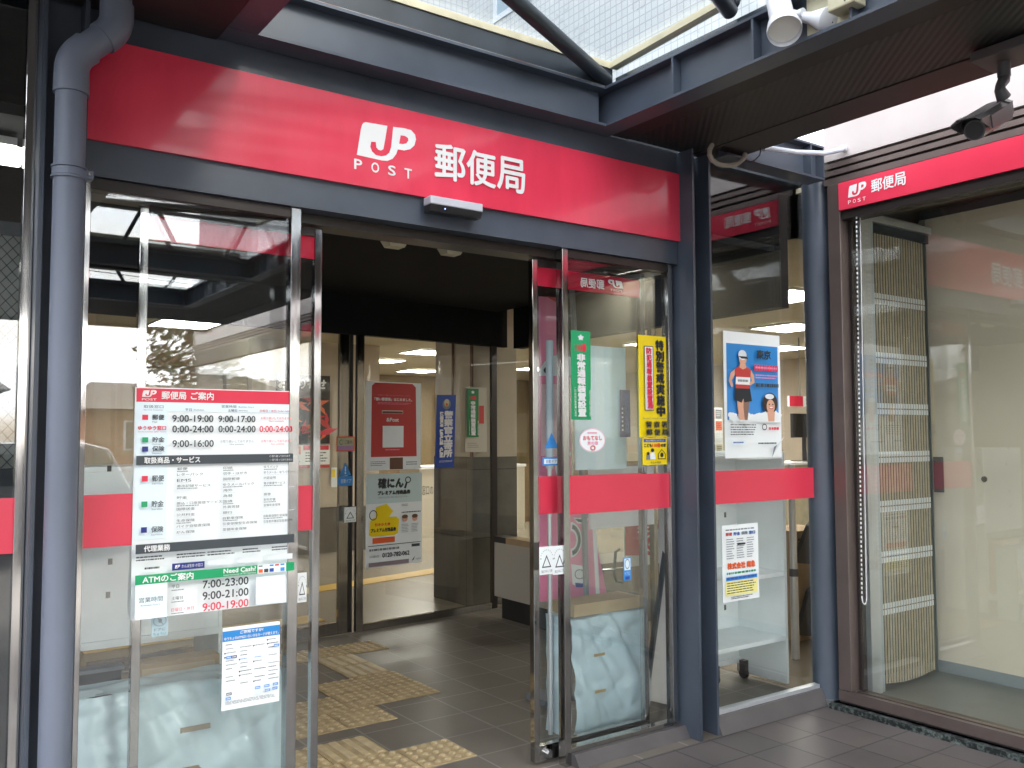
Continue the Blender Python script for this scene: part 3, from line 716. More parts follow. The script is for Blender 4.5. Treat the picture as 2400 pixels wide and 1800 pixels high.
# folding gate
def gx(px, y): return at(px, 1000, plane('y', y)).x
GY = 3.0
t = thing('folding_gate', 'beige folding accordion gate with silver bands pulled open behind the window', 'folding gate', (4.75, GY, .03))
xp0, xp1, xs1 = gx(1869, GY), gx(1899, GY), gx(2012, GY)
m = MB(); m.box(xp0, xp1-.04, GY-.01, GY+.10, .031, 2.80, ALU); m.box(xp1-.039, xp1, GY, GY+.09, .031, 2.755, mat('gate_post_grey', (.50, .57, .62), .35)); m.build('post', t)
m = MB(); m.box(xp1-.039, xs1+.08, GY, GY+.10, 2.756, 2.80, ALU); m.box(xp1+.001, xs1+.08, GY+.02, GY+.09, 2.70, 2.754, DGREY); m.build('top_rail', t)
m = MB(); n = 20; st = (xs1-xp1)/n
zlo = lambda i: .072-.022*math.sin(math.pi*min(1, (i+.5)/n))
m.box(xp1+.002, xs1, GY+.0135, GY+.03, .115, 2.69, BLK2)
for i in range(n):
    a = xp1+i*st+.001; z = zlo(i)
    m.hull8([(a, GY+.012, z), (a+st*.12, GY+.008, z), (a+st*.48, GY+.008, z), (a+st*.56, GY+.013, z), (a, GY+.012, 2.69), (a+st*.12, GY+.008, 2.69), (a+st*.48, GY+.008, 2.69), (a+st*.56, GY+.013, 2.69)], GATEC)
m.build('slat_curtain', t)
SIL = mat('band_silver', (.76, .80, .83), .35)
for z in (2.30, 1.95, 1.65, 1.366, 1.08, .788, .49):
    m = MB()
    for i in range(n):
        a = xp1+i*st+.0005
        for zo in (-.033, .003): m.box(a, a+st*.62, GY+.005, GY+.0075, z+zo, z+zo+.029, SIL)
    m.build('band', t)
m = MB(); a_, b_ = gx(1912, GY-.01), gx(1975, GY-.01); m.box(a_, b_, GY-.004, GY-.001, 1.115, 1.27, mat('notice_tan', (.42, .25, .11), .6)) if False else None
# bead chain
m = MB()
pa = plane('y', 2.86)
def cpt(px, py): return at(px, py, pa)
pts = [cpt(1850+i*.012*820/1.0*0+ (12*i/82), 470+i*820/82) for i in range(83)]
for p in pts: m.tube([p+Vector((0, 0, .006)), p-Vector((0, 0, .006))], .0042, WHITE, 6)
q = cpt(1872, 1292); 
low = arc((pts[-1]+q)/2, (q-pts[-1]).length/2, math.pi, 2*math.pi, 8, (q-pts[-1]).normalized(), (0, 0, 1.6))
m.tube(low, .003, WHITE, 6)
m.tube([q, cpt(1858, 470)], .0025, WHITE, 6)
tag(m.build('bead_chain'), 'white bead pull chain hanging beside the folding gate', 'chain')
# cream panels inside
t = thing('sliding_partition', 'large cream partition panel with a small lock behind the window', 'partition', (5.42, 1, .03))
PX = 5.42
m = MB(); m.box(PX, PX+.05, -3.9, 3.06, .10, 2.87, PANEL); m.build('panel', t)
m = MB(); m.box(PX-.006, PX+.056, -3.9, 3.09, 2.871, 2.92, DGREY); m.box(PX-.006, PX+.056, 3.061, 3.10, .03, 2.87, mat('frame_grey', (.25, .28, .27), .4)); m.build('frame', t)
m = MB(); m.box(PX-.004, PX+.055, -3.9, 3.06, .03, .099, mat('skirting_grey', (.27, .31, .33), .4)); m.build('skirting', t)
kz = at(2127, 1035, plane('x', PX))
m = MB(); m.tube([(PX-.006, kz.y, kz.z), (PX+.002, kz.y, kz.z)], .018, SS, 18); m.tube([(PX-.012, kz.y, kz.z), (PX-.004, kz.y, kz.z)], .009, BLK2, 12); m.build('lock', t, smooth=True)
kz = at(2030, 1025, plane('x', PX))
B(PX-.016, PX-.007, kz.y-.03, kz.y+.03, kz.z-.11, kz.z+.11, DGREY).build('handle', t)
B(4.62, 4.90, 3.325, 3.335, .03, 2.94, mat('added_dark_panel', (.04, .055, .065), .3)).build('added_dark_panel', bpy.data.objects['post_office'])  # dark panel added on the beige wall, for the dark reflection there

# ================================================================== THINGS ON THE CANOPY
# drainpipe
t = thing('drainpipe', 'grey drainpipe with a swan neck bend in front of the left column', 'drainpipe', (.463, 3.06, 0))
cx, cy, r = .463, 3.06, .0455
MB().tube([(cx, cy, 0), (cx, cy, 2.60)], r, PIPE, 32).build('pipe', t, smooth=True)
ra = .10; X1, Z1 = Vector((1, 0, 0)), Vector((0, 0, 1)); d = (X1+Z1).normalized()
pts = arc((cx+ra, cy, 2.66), ra, math.pi, math.pi*.75, 8, X1, Z1); lp = pts[-1]
MB().tube([Vector((cx, cy, 2.585)), Vector((cx, cy, 2.63))]+pts+[lp+d*.02], [r*1.16, r*1.14]+[r*1.12]*len(pts)+[r*1.15], PIPE, 32).build('elbow', t, smooth=True)
e2 = lp+d*.10
MB().tube([lp+d*.015, e2+d*.01], r, PIPE, 32).build('pipe', t, smooth=True)
c2 = e2+Vector((-1, 0, 1)).normalized()*ra
pts = arc(c2, ra, -math.pi*.25, 0, 8, X1, Z1)
MB().tube([e2-d*.02]+pts+[pts[-1]+Z1*.04], r*1.14, PIPE, 32).build('elbow', t, smooth=True)
MB().tube([pts[-1]+Z1*.03, pts[-1]+Z1*.4], r, PIPE, 32).build('pipe', t, smooth=True)
for z in (2.33, .42):
    m = MB(); m.tube([(cx, cy, z-.012), (cx, cy, z+.012)], r+.004, PIPE, 32); m.tube([(cx, cy, z-.020), (cx, cy, z-.014)], r+.007, PIPE, 32); m.tube([(cx, cy, z+.014), (cx, cy, z+.020)], r+.007, PIPE, 32)
    m.box(cx+r, cx+r+.022, cy-.02, cy+.02, z-.013, z+.013, PIPE); m.box(cx-.01, cx+.01, cy+r, 3.13, z-.01, z+.01, PIPE)
    b_ = m.build('bracket', t, smooth=True)
    MB().tube([(cx+r+.010, cy-.028, z), (cx+r+.010, cy+.026, z)], .005, SS, 8).build('bolt', b_, smooth=True).location = (0, 0, 0)

# spotlight, its plate and junction box
t = thing('spotlight', 'white adjustable spotlight bolted to the canopy beam', 'spotlight', (2.73, 1.96, 3.02))
fr = at((1700+440*.3165)/1.085, 232*.3165/1.085, plane('x', 2.63)); ax = Vector((-.40, -.42, -.81)).normalized()
MB().tube([fr-ax*.055, fr-ax*.05, fr-ax*.012, fr], [.047, .056, .063, .061], LAMPW, 36, cap=False).build('shade_rim', t, smooth=True)
MB().tube([fr-ax*.024, fr-ax*.0235], .058, mat('lamp_face', (.72, .70, .64), .25, noise=.05), 36).build('lens', t)
MB().tube([fr-ax*.24, fr-ax*.22, fr-ax*.075, fr-ax*.066], [.030, .044, .045, .040], LAMPW, 32).build('body', t, smooth=True)
MB().tube([fr-ax*.066, fr-ax*.055], .042, BLK2, 28).build('ring', t, smooth=True)
bp = Vector((2.772, 1.915, 3.008)); hp = fr-ax*.13+Vector((.055, -.03, -.01))
MB().tube([hp-Vector((0, .03, 0)), hp+Vector((0, .03, 0))], .020, LAMPW, 20).build('hinge', t, smooth=True)
MB().bar(hp, fr-ax*.13, .02, .035, LAMPW).build('bracket', t)
m = MB(); m.tube([hp, hp*.55+bp*.45, bp-Vector((.012, 0, 0)), bp], [.016, .022, .044, .046], LAMPW, 28)
for i in range(5):
    a = i*1.257; m.tube([bp+Vector((-.004, .037*math.cos(a), .037*math.sin(a))), bp+Vector((-.012, .037*math.cos(a), .037*math.sin(a)))], .004, DGREY, 8)
m.build('base', t, smooth=True)
tag(B(2.7735, 2.7785, 1.80, 2.0, 2.962, 3.12, CREAM).build('mounting_plate', bevel=.001), 'weathered cream plate behind the white spotlight', 'plate')
t = thing('junction_box', 'cream junction box beside the white spotlight under the canopy edge', 'junction box', (2.75, 1.81, 3.05))
B(2.70, 2.773, 1.755, 1.862, 2.995, 3.12, CREAM).build('box', t, bevel=.006)
MB().tube([(2.699, 1.79, 3.01), (2.697, 1.79, 3.01)], .003, DGREY, 8).build('screw', t)

# surveillance camera
t = thing('surveillance_camera', 'dark grey bullet surveillance camera with a sun hood under the soffit', 'camera', (3.43, 1.62, 2.95))
CG = mat('camera_grey', (.085, .085, .088), .38, noise=.06)
B(3.36, 3.55, 1.50, 1.70, 2.918, 2.957, mat('mount_grey', (.08, .072, .072), .5)).build('mount_plate', t, bevel=.004)
jp = at((1700+2060*.3165)/1.085, 690*.3165/1.085, plane('y', 1.62))
MB().tube([(3.455, 1.62, 2.914), (3.455, 1.62, 2.86)], .0235, CG, 24).build('stem', t, smooth=True)
MB().tube([(3.455, 1.62, 2.859), (3.452, 1.62, 2.845), (3.425, 1.62, 2.818), (3.418, 1.62, 2.800), (jp.x, 1.62, 2.775)], [.0215, .0215, .018, .02, .026], CG, 22).build('swivel_arm', t, smooth=True)
fr = at((1700+1845*.3165)/1.085, 965*.3165/1.085, plane('y', 1.60)); re = Vector((3.50, 1.665, 2.735)); ax = (fr-re).normalized()
sid = ax.cross(Vector((0, 0, 1))).normalized(); up = sid.cross(ax)
MB().tube([re, re+ax*.03, fr-ax*.05, fr], [.030, .039, .039, .036], CG, 28).build('housing', t, smooth=True)
MB().tube([fr-ax*.004, fr+ax*.001], .031, BLK2, 28).build('lens_window', t, smooth=True)
m = MB()
def cs(s_, h0, w0, drop):   # hood section
    c = re+ax*s_
    return [c+sid*(-w0)+up*(h0-drop), c+sid*(-w0)+up*h0, c+sid*(-w0*.55)+up*(h0+.014), c+sid*(w0*.55)+up*(h0+.014), c+sid*w0+up*h0, c+sid*w0+up*(h0-drop)]
ln = (fr-re).length
secs = [cs(-.035, .032, .044, .035), cs(.04, .036, .050, .06), cs(ln-.03, .036, .050, .045), cs(ln+.085, .040, .050, .006)]
for a, b in zip(secs[:-1], secs[1:]):
    for i in range(5): m.poly([a[i], a[i+1], b[i+1], b[i]], CG)
o = m.build('sun_hood', t); md = o.modifiers.new('thick', 'SOLIDIFY'); md.thickness = .004
tag(o, '', ''); del o['label']; del o['category']

# conduits near the corner
def cc(x, y, Y): return at((1547+x*853/2212)/1.085, y*633/1641/1.085, plane('y', Y))
m = MB(); P = [cc(*q, 2.90) for q in ((318, 880), (302, 905), (300, 940), (318, 972), (345, 993), (385, 1004), (425, 1006), (470, 995), (505, 965), (518, 935))]
m.tube(P, .012, mat('flex_grey', (.30, .27, .22), .6), 12)
tag(m.build('flexible_conduit', smooth=True), 'grey flexible conduit looping below the soffit corner', 'conduit')
m = MB(); P = [cc(625, 903, 2.93), cc(660, 900, 2.93), cc(820, 925, 2.93), cc(990, 932, 2.93), at((1547+1122*.3857)/1.085, 905*.3857/1.085, plane('x', 4.356))]
m.tube(P, .014, mat('conduit_paint', (.50, .55, .62), .35), 14)
m.tube([P[-1]-Vector((.03, 0, 0)), P[-1]-Vector((.002, 0, 0))], .019, ALU, 14)
tag(m.build('steel_conduit', smooth=True), 'pale metal conduit running from the steel beam into the clad wall', 'conduit')
m = MB(); P = [cc(*q, 2.91) for q in ((505, 965), (540, 985), (575, 975), (605, 945), (612, 915), (610, 895))]
m.tube(P, .003, BLACK, 8); tag(m.build('loose_cable', smooth=True), 'thin black cable loop hanging by the flexible conduit', 'cable')

# ================================================================== PRINTED SHEETS ON THE GLASS
PG = plane('y', 3.229); PGi = plane('y', 3.262)
# opening hours
s = sheet('info_sheet', 'large white opening hours sheet with red header on the left glass', 'notice', (292, 836, 629, 1300), PG, PAPER)
s.rect(.008, .004, .992, .064, REDP); s.logo(.04, .012, .125, .042, WHITE); s.txt('POST', .04, .048, .125, .057, WHITE)
s.txt('郵便局', .155, .016, .30, .050, WHITE, .0012); s.txt('ご案内', .33, .016, .47, .050, WHITE, .0012)
s.rect(.008, .064, .19, .66, LTB)
s.rect(.19, .064, .992, .105, LTB)
s.txt('取扱窓口', .05, .077, .165, .091, INK); s.txt('Service Counter', .05, .095, .165, .101, GREY)
s.txt('営業時間', .52, .072, .615, .085, INK); s.txt('Business hours', .63, .075, .73, .083, GREY)
s.txt('平日', .295, .090, .335, .102, INK); s.txt('Weekdays', .345, .092, .41, .101, GREY); s.txt('土曜日', .56, .090, .62, .102, INK); s.txt('Saturdays', .63, .092, .69, .101, GREY); s.txt('日曜日・休日', .77, .090, .88, .102, REDP); s.txt('Sundays, holidays', .89, .092, .985, .101, REDP)
s.rect(.042, .120, .076, .142, REDP); s.txt('郵便', .10, .119, .17, .142, INK, .0006); s.txt('Mail', .10, .148, .128, .155, GREY)
s.txt('9:00-19:00', .218, .120, .468, .150, INK, .0008); s.txt('9:00-17:00', .50, .121, .738, .150, INK, .0008); s.txt('お取り扱いしておりません', .775, .124, .985, .136, REDP)
s.txt('Not available', .83, .141, .93, .148, REDP)
s.txt('ゆうゆう窓口', .018, .168, .18, .186, REDP, .0008); s.txt('Yu-Yu Counter (after hours)', .018, .191, .18, .198, REDP)
s.txt('0:00-24:00', .218, .167, .468, .197, INK, .0008); s.txt('0:00-24:00', .50, .167, .738, .197, INK, .0008); s.txt('0:00-24:00', .765, .167, .988, .196, REDP, .0008)
s.rect(.042, .218, .076, .240, GREEN); s.txt('貯金', .10, .217, .17, .240, INK, .0006); s.txt('Savings', .10, .245, .15, .252, GREY)
s.rect(.042, .258, .076, .280, NAVY); s.txt('保険', .10, .257, .17, .280, INK, .0006); s.txt('Insurance', .10, .284, .155, .291, GREY)
s.txt('9:00-16:00', .218, .232, .468, .262, INK, .0008); s.txt('お取り扱いしておりません', .51, .232, .725, .244, GREY); s.txt('お取り扱いしておりません', .775, .232, .985, .244, REDP); s.txt('Not available', .57, .249, .66, .255, GREY); s.txt('Not available', .84, .249, .93, .255, REDP)
s.rect(.008, .298, .992, .338, DGREY); s.txt('取扱商品・サービス', .055, .305, .385, .332, WHITE, .001)
s.txt('○ 取り扱っております', .83, .304, .97, .314, WHITE); s.txt('― 取り扱っておりません', .83, .321, .985, .331, WHITE)
for v, c, n in ((.385, REDP, '郵便'), (.495, GREEN, '貯金'), (.605, NAVY, '保険')):
    s.rect(.042, v, .076, v+.024, c); s.txt(n, .10, v-.001, .17, v+.025, INK, .0006); s.txt('Service', .10, v+.031, .165, v+.038, GREY)
C1 = ['郵便', 'レターパック', 'EMS', '差出記録サービス', '', '貯金', '振込・口座振替サービス', '国際送金', '公共料金', '生命保険', 'バイク自賠責保険', 'がん保険']
C2 = ['印紙', '切手・はがき', '国際郵便', 'ゆうメールパック', '海外', '為替', '国債', '外貨両替', '銀行', '自動車保険', '引受保険型生命保険', '変額年金保険']
C3 = ['ゆうパック', 'ゆうメール・ゆうパケット', '内容証明', '電子郵便サービス', '', '振替', '財形貯蓄', '変額年金保険', '', '自動車保険引受保険', '引受条件確認型医療保険', '']
for u, cl, sc in ((.245, C1, .028), (.525, C2, .027), (.785, C3, .019)):
    for i, x in enumerate(cl):
        v = .352+i*.0252
        if x: s.txt(x, u, v, min(.99, u+.014+len(x)*sc*.85), v+.0125, INK); s.lines(u, v+.0155, u+.06+len(x)*.009, v+.0195, 1, LGREY if i % 3 else GREY, .9, .2, i)
for v in (.453, .562): s.rect(.01, v, .99, v+.001, LGREY)
s.rect(.008, .676, .992, .716, DGREY); s.txt('代理業務', .055, .683, .205, .709, WHITE, .001)
for i, u in enumerate((.012, .245, .43, .65, .84)):
    s.lines(u, .728, u+(.18 if i < 3 else .12), .752, 2, INK, .45, .2, i+20)
for u in (.43, .62, .82): s.rect(u, .765, u+.16, .790, LGREY)
s.lines(.06, .775, .15, .785, 1, INK, .8, .1, 40)
s.rect(.218, .768, .412, .798, NAVY); s.logo(.235, .775, .265, .790, WHITE); s.txt('かんぽ生命 の窓口', .275, .775, .40, .790, WHITE)
s.rect(.008, .806, .992, .846, GREEN); s.txt('ATMのご案内', .05, .811, .345, .842, WHITE, .0012)
s.txt('Need Cash?', .53, .810, .735, .830, WHITE, .0012); s.txt('International ATM Service', .53, .834, .735, .842, WHITE)
s.rect(.745, .806, .935, .846, PAPER)
for i in range(5):
    s.rect(.752+i*.036, .809, .778+i*.036, .816, (GREY, LGREY, BLUEP, REDD, SKYB)[i]); s.rect(.752+i*.036, .826, .780+i*.036, .842, (ORNG, DGREY, BLUED, LTB, SKYB)[i])
s.rect(.008, .846, .19, .992, LTB); s.rect(.735, .86, .93, .985, LTB)
s.txt('営業時間', .03, .900, .165, .922, INK); s.txt('Business hours', .04, .930, .15, .937, GREY)
for v, n, tm, c in ((.853, '平日', '7:00-23:00', INK), (.903, '土曜日', '9:00-21:00', INK), (.952, '日曜日・休日', '9:00-19:00', REDP)):
    s.txt(n, .215, v+.006, .215+.022*len(n), v+.021, c); s.lines(.215, v+.027, .29, v+.032, 1, GREY, .8, .1, 3); s.txt(tm, .40, v, .685, v+.034, c, .0009)
s.done()
# decal under the sheet
s = sheet('door_decal', 'small grey round door warning decal below the opening hours sheet', 'sticker', (328, 1330, 362, 1372), plane('y', 3.236), FRIT, .001)
s.oval(.5, .28, .42, .26, GREY, inner=.86); s.pg([(.30, .10), (.34, .06), (.72, .44), (.68, .48)], GREY); s.oval(.52, .28, .12, .10, GREY); s.txt('ドアに', .15, .62, .85, .75, INK); s.txt('ちゅうい', .1, .82, .9, .97, INK); s.done()
# card logos poster
s = sheet('card_poster', 'white poster with a blue heading and rows of small card logos', 'poster', (481, 1357, 603, 1514), PG, PAPER)
s.rect(.0, .045, 1, .17, BLUEP); s.txt('ご存知ですか?', .30, .055, .70, .095, WHITE, .002); s.txt('ゆうちょのATMはいろいろなカードが使えます。', .03, .115, .97, .155, WHITE, .001)
rr = random.Random(4)
for r_ in range(11):
    for c_ in range(4):
        if rr.random() < .16: continue
        u = .05+c_*.245; v = .205+r_*.048
        s.lines(u, v, u+.11+rr.random()*.10, v+.016, 1, (GREY, GREY, INK, DGREY, GREY, SKYB)[rr.randrange(6)], .55, .1, r_*7+c_)
        if rr.random() < .3: s.oval(u-.012, v+.008, .012, .010, INK)
for u, v, c in ((.05, .34, SKYB), (.14, .34, NAVY), (.06, .78, DGREY), (.05, .835, SKYB), (.55, .76, SKYB), (.71, .755, SKYB), (.86, .75, BLUEP), (.56, .82, LTB), (.72, .81, SKYB), (.85, .80, BLUEP), (.87, .27, SKYB)):
    s.rect(u, v, u+.09, v+.032, c); s.lines(u+.01, v+.010, u+.08, v+.024, 1, WHITE, .9, .1, int(u*90))
s.lines(.04, .88, .96, .925, 4, GREY, .4, .25, 9); s.rect(.01, .955, .99, .957, LGREY); s.done()
# caution stickers
def caution(px, pl, lab, two=False, grp=None):
    s = sheet('caution_sticker', lab, 'sticker', px, pl, PAPER, .001, grp)
    for u in ((.28, .74) if two else (.5,)):
        a = .20 if two else .33
        s.pg([(u-a, .75), (u, .30), (u+a, .75)], INK); s.pg([(u-a*.72, .71), (u, .385), (u+a*.72, .71)], PAPER)
    if two:
        s.pg([(.72, .66), (.74, .48), (.79, .66)], INK)
    for i in range(9):
        t_ = math.pi*(1.12+i*.095); s.oval(.5+.42*math.cos(t_), .42+.30*math.sin(t_), .022, .018, GREY)
    s.txt('指はさみにご注意', .12, .83, .88, .93, INK); s.oval(.08, .42, .03, .03, GREY); s.oval(.94, .46, .03, .03, GREY)
    s.done(); return s
caution((1165, 1182, 1196, 1239), plane('y', 3.232), 'white finger caution sticker with a triangle at the right door edge')
caution((1194, 1180, 1223, 1239), plane('y', 3.234), 'white finger caution sticker with a shaded triangle beside the fixed stile')
caution((643, 1238, 662, 1300), plane('y', 3.316), 'white finger caution sticker on the left door beside the opening hours sheet')
# green banner sticker
def green_banner(px, pl, lab, mt=GREEN):
    s = sheet('green_sticker', lab, 'sticker', px, pl, mt, .001)
    pts = []
    for i in range(10):
        a = -math.pi/2+i*math.pi/5; r_ = .17 if i % 2 == 0 else .10
        pts.append((.5+r_*math.cos(a), .075+r_*.225*math.sin(a)))
    s.pg(pts, LGREY); s.txt('110番', .22, .145, .78, .235, REDP, .012); s.vtxt('非常通報装置設置', .30, .255, .70, .965, WHITE, .018)
    s.vtxt('この施設は警察署に直結', .10, .64, .20, .965, WHITE); s.vtxt('埼玉県警察', .84, .66, .94, .965, WHITE); s.done()
green_banner((1233, 713, 1277, 907), PG, 'tall green sticker with white lettering on the right glass panel')
# oval sticker
a = at(1251, 925, PG); b = at(1308, 976, PG)
s = Sheet('oval_sticker', 'white oval sticker with pink lettering below the green sticker', 'sticker', a, (b.x-a.x, 0, 0), (0, 0, b.z-a.z), (0, -1, 0), FRIT, .0006)
s.oval(.5, .5, .5, .5, PAPER, 40); s.oval(.5, .5, .49, .49, PINK, 40, inner=.96); s.txt('おもてなし', .14, .32, .86, .50, REDP, .005); s.txt('京の宿', .30, .55, .70, .70, PINK, .004); s.oval(.5, .83, .10, .11, REDD, inner=.6); s.lines(.3, .17, .7, .23, 1, PINK, .9, .1, 2)
s.done()
s.root.data = s.root.children[0].data.copy(); bpy.data.objects.remove(s.root.children[0])
# yellow police notice
s = sheet('yellow_notice', 'tall yellow special alert notice with black lettering on the right glass', 'notice', (1379, 723, 1441, 944), PG, YPR)
s.vtxt('特別警戒実施中', .62, .035, .90, .80, INK, .022)
s.rect(.17, .105, .50, .74, INK); s.rect(.19, .112, .48, .733, PAPER); s.vtxt('防犯通報装置設置局', .245, .12, .425, .725, REDP, .012)
s.txt('Special Crime Prevention', .06, .808, .95, .83, GREY)
s.txt('警察署', .17, .845, .93, .905, INK, .016) if False else [s.txt(c, .17+i*.28, .85, .37+i*.28, .905, INK, .02) for i, c in enumerate('警察署')]
[s.txt(c, .17+i*.28, .925, .37+i*.28, .98, INK, .02) for i, c in enumerate('郵便局')]
s.done()
s = sheet('yellow_sticker', 'small yellow child safety sticker below the tall yellow notice', 'sticker', (1388, 946, 1441, 1003), PG, YPR, .002)
s.rect(.05, .04, .95, .16, BLUED); s.txt('安全な地域子どもを守ろう', .12, .06, .88, .14, WHITE); s.txt('こども', .06, .22, .36, .34, INK, .008); s.txt('110番', .38, .21, .72, .35, ORNG, .01); s.txt('の家', .74, .22, .94, .34, INK, .008)
s.oval(.38, .46, .07, .07, INK); s.pg([(.30, .54), (.46, .54), (.50, .80), (.26, .80)], PAPER); s.oval(.20, .58, .06, .06, INK); s.pg([(.13, .64), (.27, .64), (.28, .80), (.12, .80)], GREY)
s.pg([(.60, .60), (.76, .42), (.92, .60), (.92, .80), (.60, .80)], INK); s.pg([(.63, .61), (.76, .46), (.89, .61), (.89, .77), (.63, .77)], YPR); s.oval(.76, .64, .07, .09, INK); s.txt('埼玉県警察', .28, .88, .72, .96, INK)
s.done()
# runner poster
PR = plane('y', 3.147)
s = sheet('runner_poster', 'blue poster of a runner in a red and white vest on the side window', 'poster', (1562, 714, 1689, 987), PR, PAPER)
s.rect(.045, .095, .955, .70, SKYB); s.rect(.045, .095, .955, .30, BLUEP); s.rect(.045, .40, .955, .41, BLUEP)
for i in range(60):
    rr = random.Random(i); u = .05+rr.random()*.9; v = .655+rr.random()*.05; s.oval(min(.93, max(.08, u)), v, .03+.03*rr.random(), .012+.014*rr.random(), PAPER, 12)
# runner
s.pg([(.26, .505), (.40, .505), (.385, .60), (.36, .70), (.27, .70), (.285, .60)], mat('print_shade', '#8A6A58', .6)); s.pg([(.18, .50), (.30, .50), (.29, .60), (.31, .70), (.22, .70), (.19, .60)], SKIN)
s.pg([(.16, .445), (.41, .445), (.44, .55), (.31, .56), (.29, .53), (.26, .565), (.14, .54)], INK)
s.pg([(.16, .42), (.41, .42), (.41, .45), (.16, .45)], REDD); s.pg([(.17, .36), (.42, .36), (.41, .42), (.16, .42)], PAPER); s.pg([(.15, .30), (.22, .275), (.36, .275), (.43, .30), (.42, .36), (.17, .36)], REDD)
s.lines(.20, .38, .38, .40, 1, GREY, .9, .05, 3)
s.pg([(.15, .30), (.08, .33), (.045, .395), (.09, .445), (.12, .43), (.095, .39), (.15, .345)], SKIN); s.pg([(.43, .30), (.48, .34), (.49, .40), (.41, .425), (.40, .405), (.44, .385), (.42, .345)], SKIN)
s.pg([(.24, .255), (.34, .255), (.35, .285), (.29, .30), (.23, .285)], SKIN); s.oval(.29, .215, .065, .048, SKIN); s.oval(.285, .185, .072, .040, LGREY); s.pg([(.21, .195), (.36, .195), (.385, .213), (.27, .213)], INK)
# second figure
s.pg([(.60, .70), (.62, .645), (.70, .62), (.86, .62), (.95, .66), (.95, .72), (.60, .72)], PAPER); s.oval(.76, .562, .135, .086, mat('print_hair', '#3A2A24', .6)); s.oval(.768, .588, .074, .056, SKIN); s.pg([(.70, .63), (.84, .63), (.83, .71), (.72, .71)], SKIN); s.oval(.75, .508, .08, .022, LGREY); s.oval(.775, .60, .038, .010, REDD); s.oval(.775, .597, .03, .006, PAPER); s.oval(.74, .572, .012, .006, INK); s.oval(.805, .572, .012, .006, INK)
s.txt('東京', .53, .135, .78, .205, INK, .004); s.lines(.48, .255, .92, .31, 1, REDP, .9, .05, 12); s.lines(.50, .27, .90, .30, 1, PINK, .5, .1, 13); s.lines(.50, .335, .90, .375, 2, PINK, .4, .1, 3); s.lines(.50, .405, .92, .435, 1, DGREY, .9, .05, 8)
s.lines(.05, .735, .57, .83, 5, INK, .35, .25, 5); s.oval(.64, .755, .045, .026, DGREY, inner=.72); s.txt('日本郵便', .72, .757, .90, .778, REDP, .003); s.rect(.08, .865, .30, .895, LTB); s.lines(.09, .872, .28, .884, 1, BLUED, .9, .1, 6); s.lines(.52, .88, .86, .892, 1, INK, .9, .1, 9)
s.pg([(.76, 1.0), (1.0, .83), (.86, .90)], LGREY); s.pg([(.76, 1.0), (.86, .90), (.80, .915)], GREY)
s.done()
s = sheet('notice_sheet', 'narrow white notice with a yellow lower half on the side window', 'notice', (1559, 1136, 1640, 1290), PR, PAPER)
s.lines(.10, .055, .90, .075, 1, GREY, .9, .1, 1); s.rect(.08, .09, .92, .145, LTB)
for i, n in enumerate(('郵便', '貯金', '保険', '窓口')): s.txt(n, .10+i*.21, .098, .27+i*.21, .138, (REDD, BLUED, GREY, BLUED)[i], .006)
for i in range(3): s.lines(.10+i*.28, .18, .32+i*.28, .46, 9, GREY, .35, .35, i+11)
s.rect(.40, .245, .62, .268, INK)
s.txt('株式会社 南急', .12, .495, .88, .575, ORNG, .008); s.rect(.07, .60, .93, .66, LTB); s.lines(.09, .615, .91, .645, 1, GREEN2, .9, .02, 4); s.rect(.07, .675, .93, .725, SKYB); s.lines(.09, .685, .91, .712, 1, BLUED, .9, .02, 5)
s.rect(.06, .735, .94, .92, YPR if False else mat('print_pale_yellow', '#EEE79A', .5)); s.lines(.09, .75, .91, .91, 5, INK, .4, .15, 6); s.lines(.2, .935, .85, .975, 2, INK, .45, .3, 7)
s.done()

# ---------------------------------------------------------------- sheets on the inner doors
PI = inner(.035)
def tile_prop(n): return n
s = sheet('red_poster', 'white poster showing a rounded red letter slip on the inner glass door', 'poster', (791, 823, 909, 1013), PI, PAPER)
s.pg([(.10, .05), (.16, .012), (.84, .012), (.90, .05), (.92, .85), (.09, .85)], REDD); s.txt('手書きで書くキモチがうれしいから', .20, .145, .80, .158, PINK); s.txt('「想い郵便局」はじめました。', .15, .18, .83, .215, WHITE, .002); s.lines(.20, .235, .82, .262, 2, PINK, .4, .1, 3)
s.rect(.28, .325, .66, .36, WHITE); s.rect(.285, .333, .655, .358, BROWN); s.txt('&Post', .36, .41, .58, .45, WHITE, .003); s.rect(.29, .50, .67, .745, PAPER); s.lines(.34, .765, .62, .777, 1, PINK, .9, .1, 6)
s.rect(.42, .86, .66, .995, BROWN); s.lines(.08, .90, .36, .96, 3, GREY, .35, .3, 4); s.lines(.72, .91, .95, .96, 2, GREY, .4, .2, 5); s.done()
s = sheet('voucher_poster', 'pale poster with bold black heading and a yellow panel on the inner door', 'poster', (791, 1025, 911, 1214), PI, PAPER)
s.rect(0, 0, 1, .32, mat('print_pale_blue', '#C8DADB', .5)); s.txt('確にん', .21, .05, .65, .155, INK, .012); s.oval(.74, .075, .055, .036, INK, inner=.70); s.pg([(.70, .10), (.73, .11), (.70, .17), (.665, .165)], INK); s.txt('プレミアム付商品券', .20, .185, .78, .228, INK, .006); s.lines(.21, .25, .78, .27, 2, GREY, .3, .1, 2)
s.pg([(.07, .50), (.12, .47), (.52, .47), (.58, .50), (.56, .65), (.50, .67), (.10, .67), (.05, .65)], YPR); s.txt('プレミアム付商品券', .08, .585, .52, .625, INK, .004); s.txt('引きかえ券', .15, .53, .42, .56, ORNG, .003); s.rect(.11, .685, .50, .745, ORNG)
s.oval(.30, .41, .17, .09, YPR, 5); s.oval(.12, .44, .07, .055, INK, inner=.82)
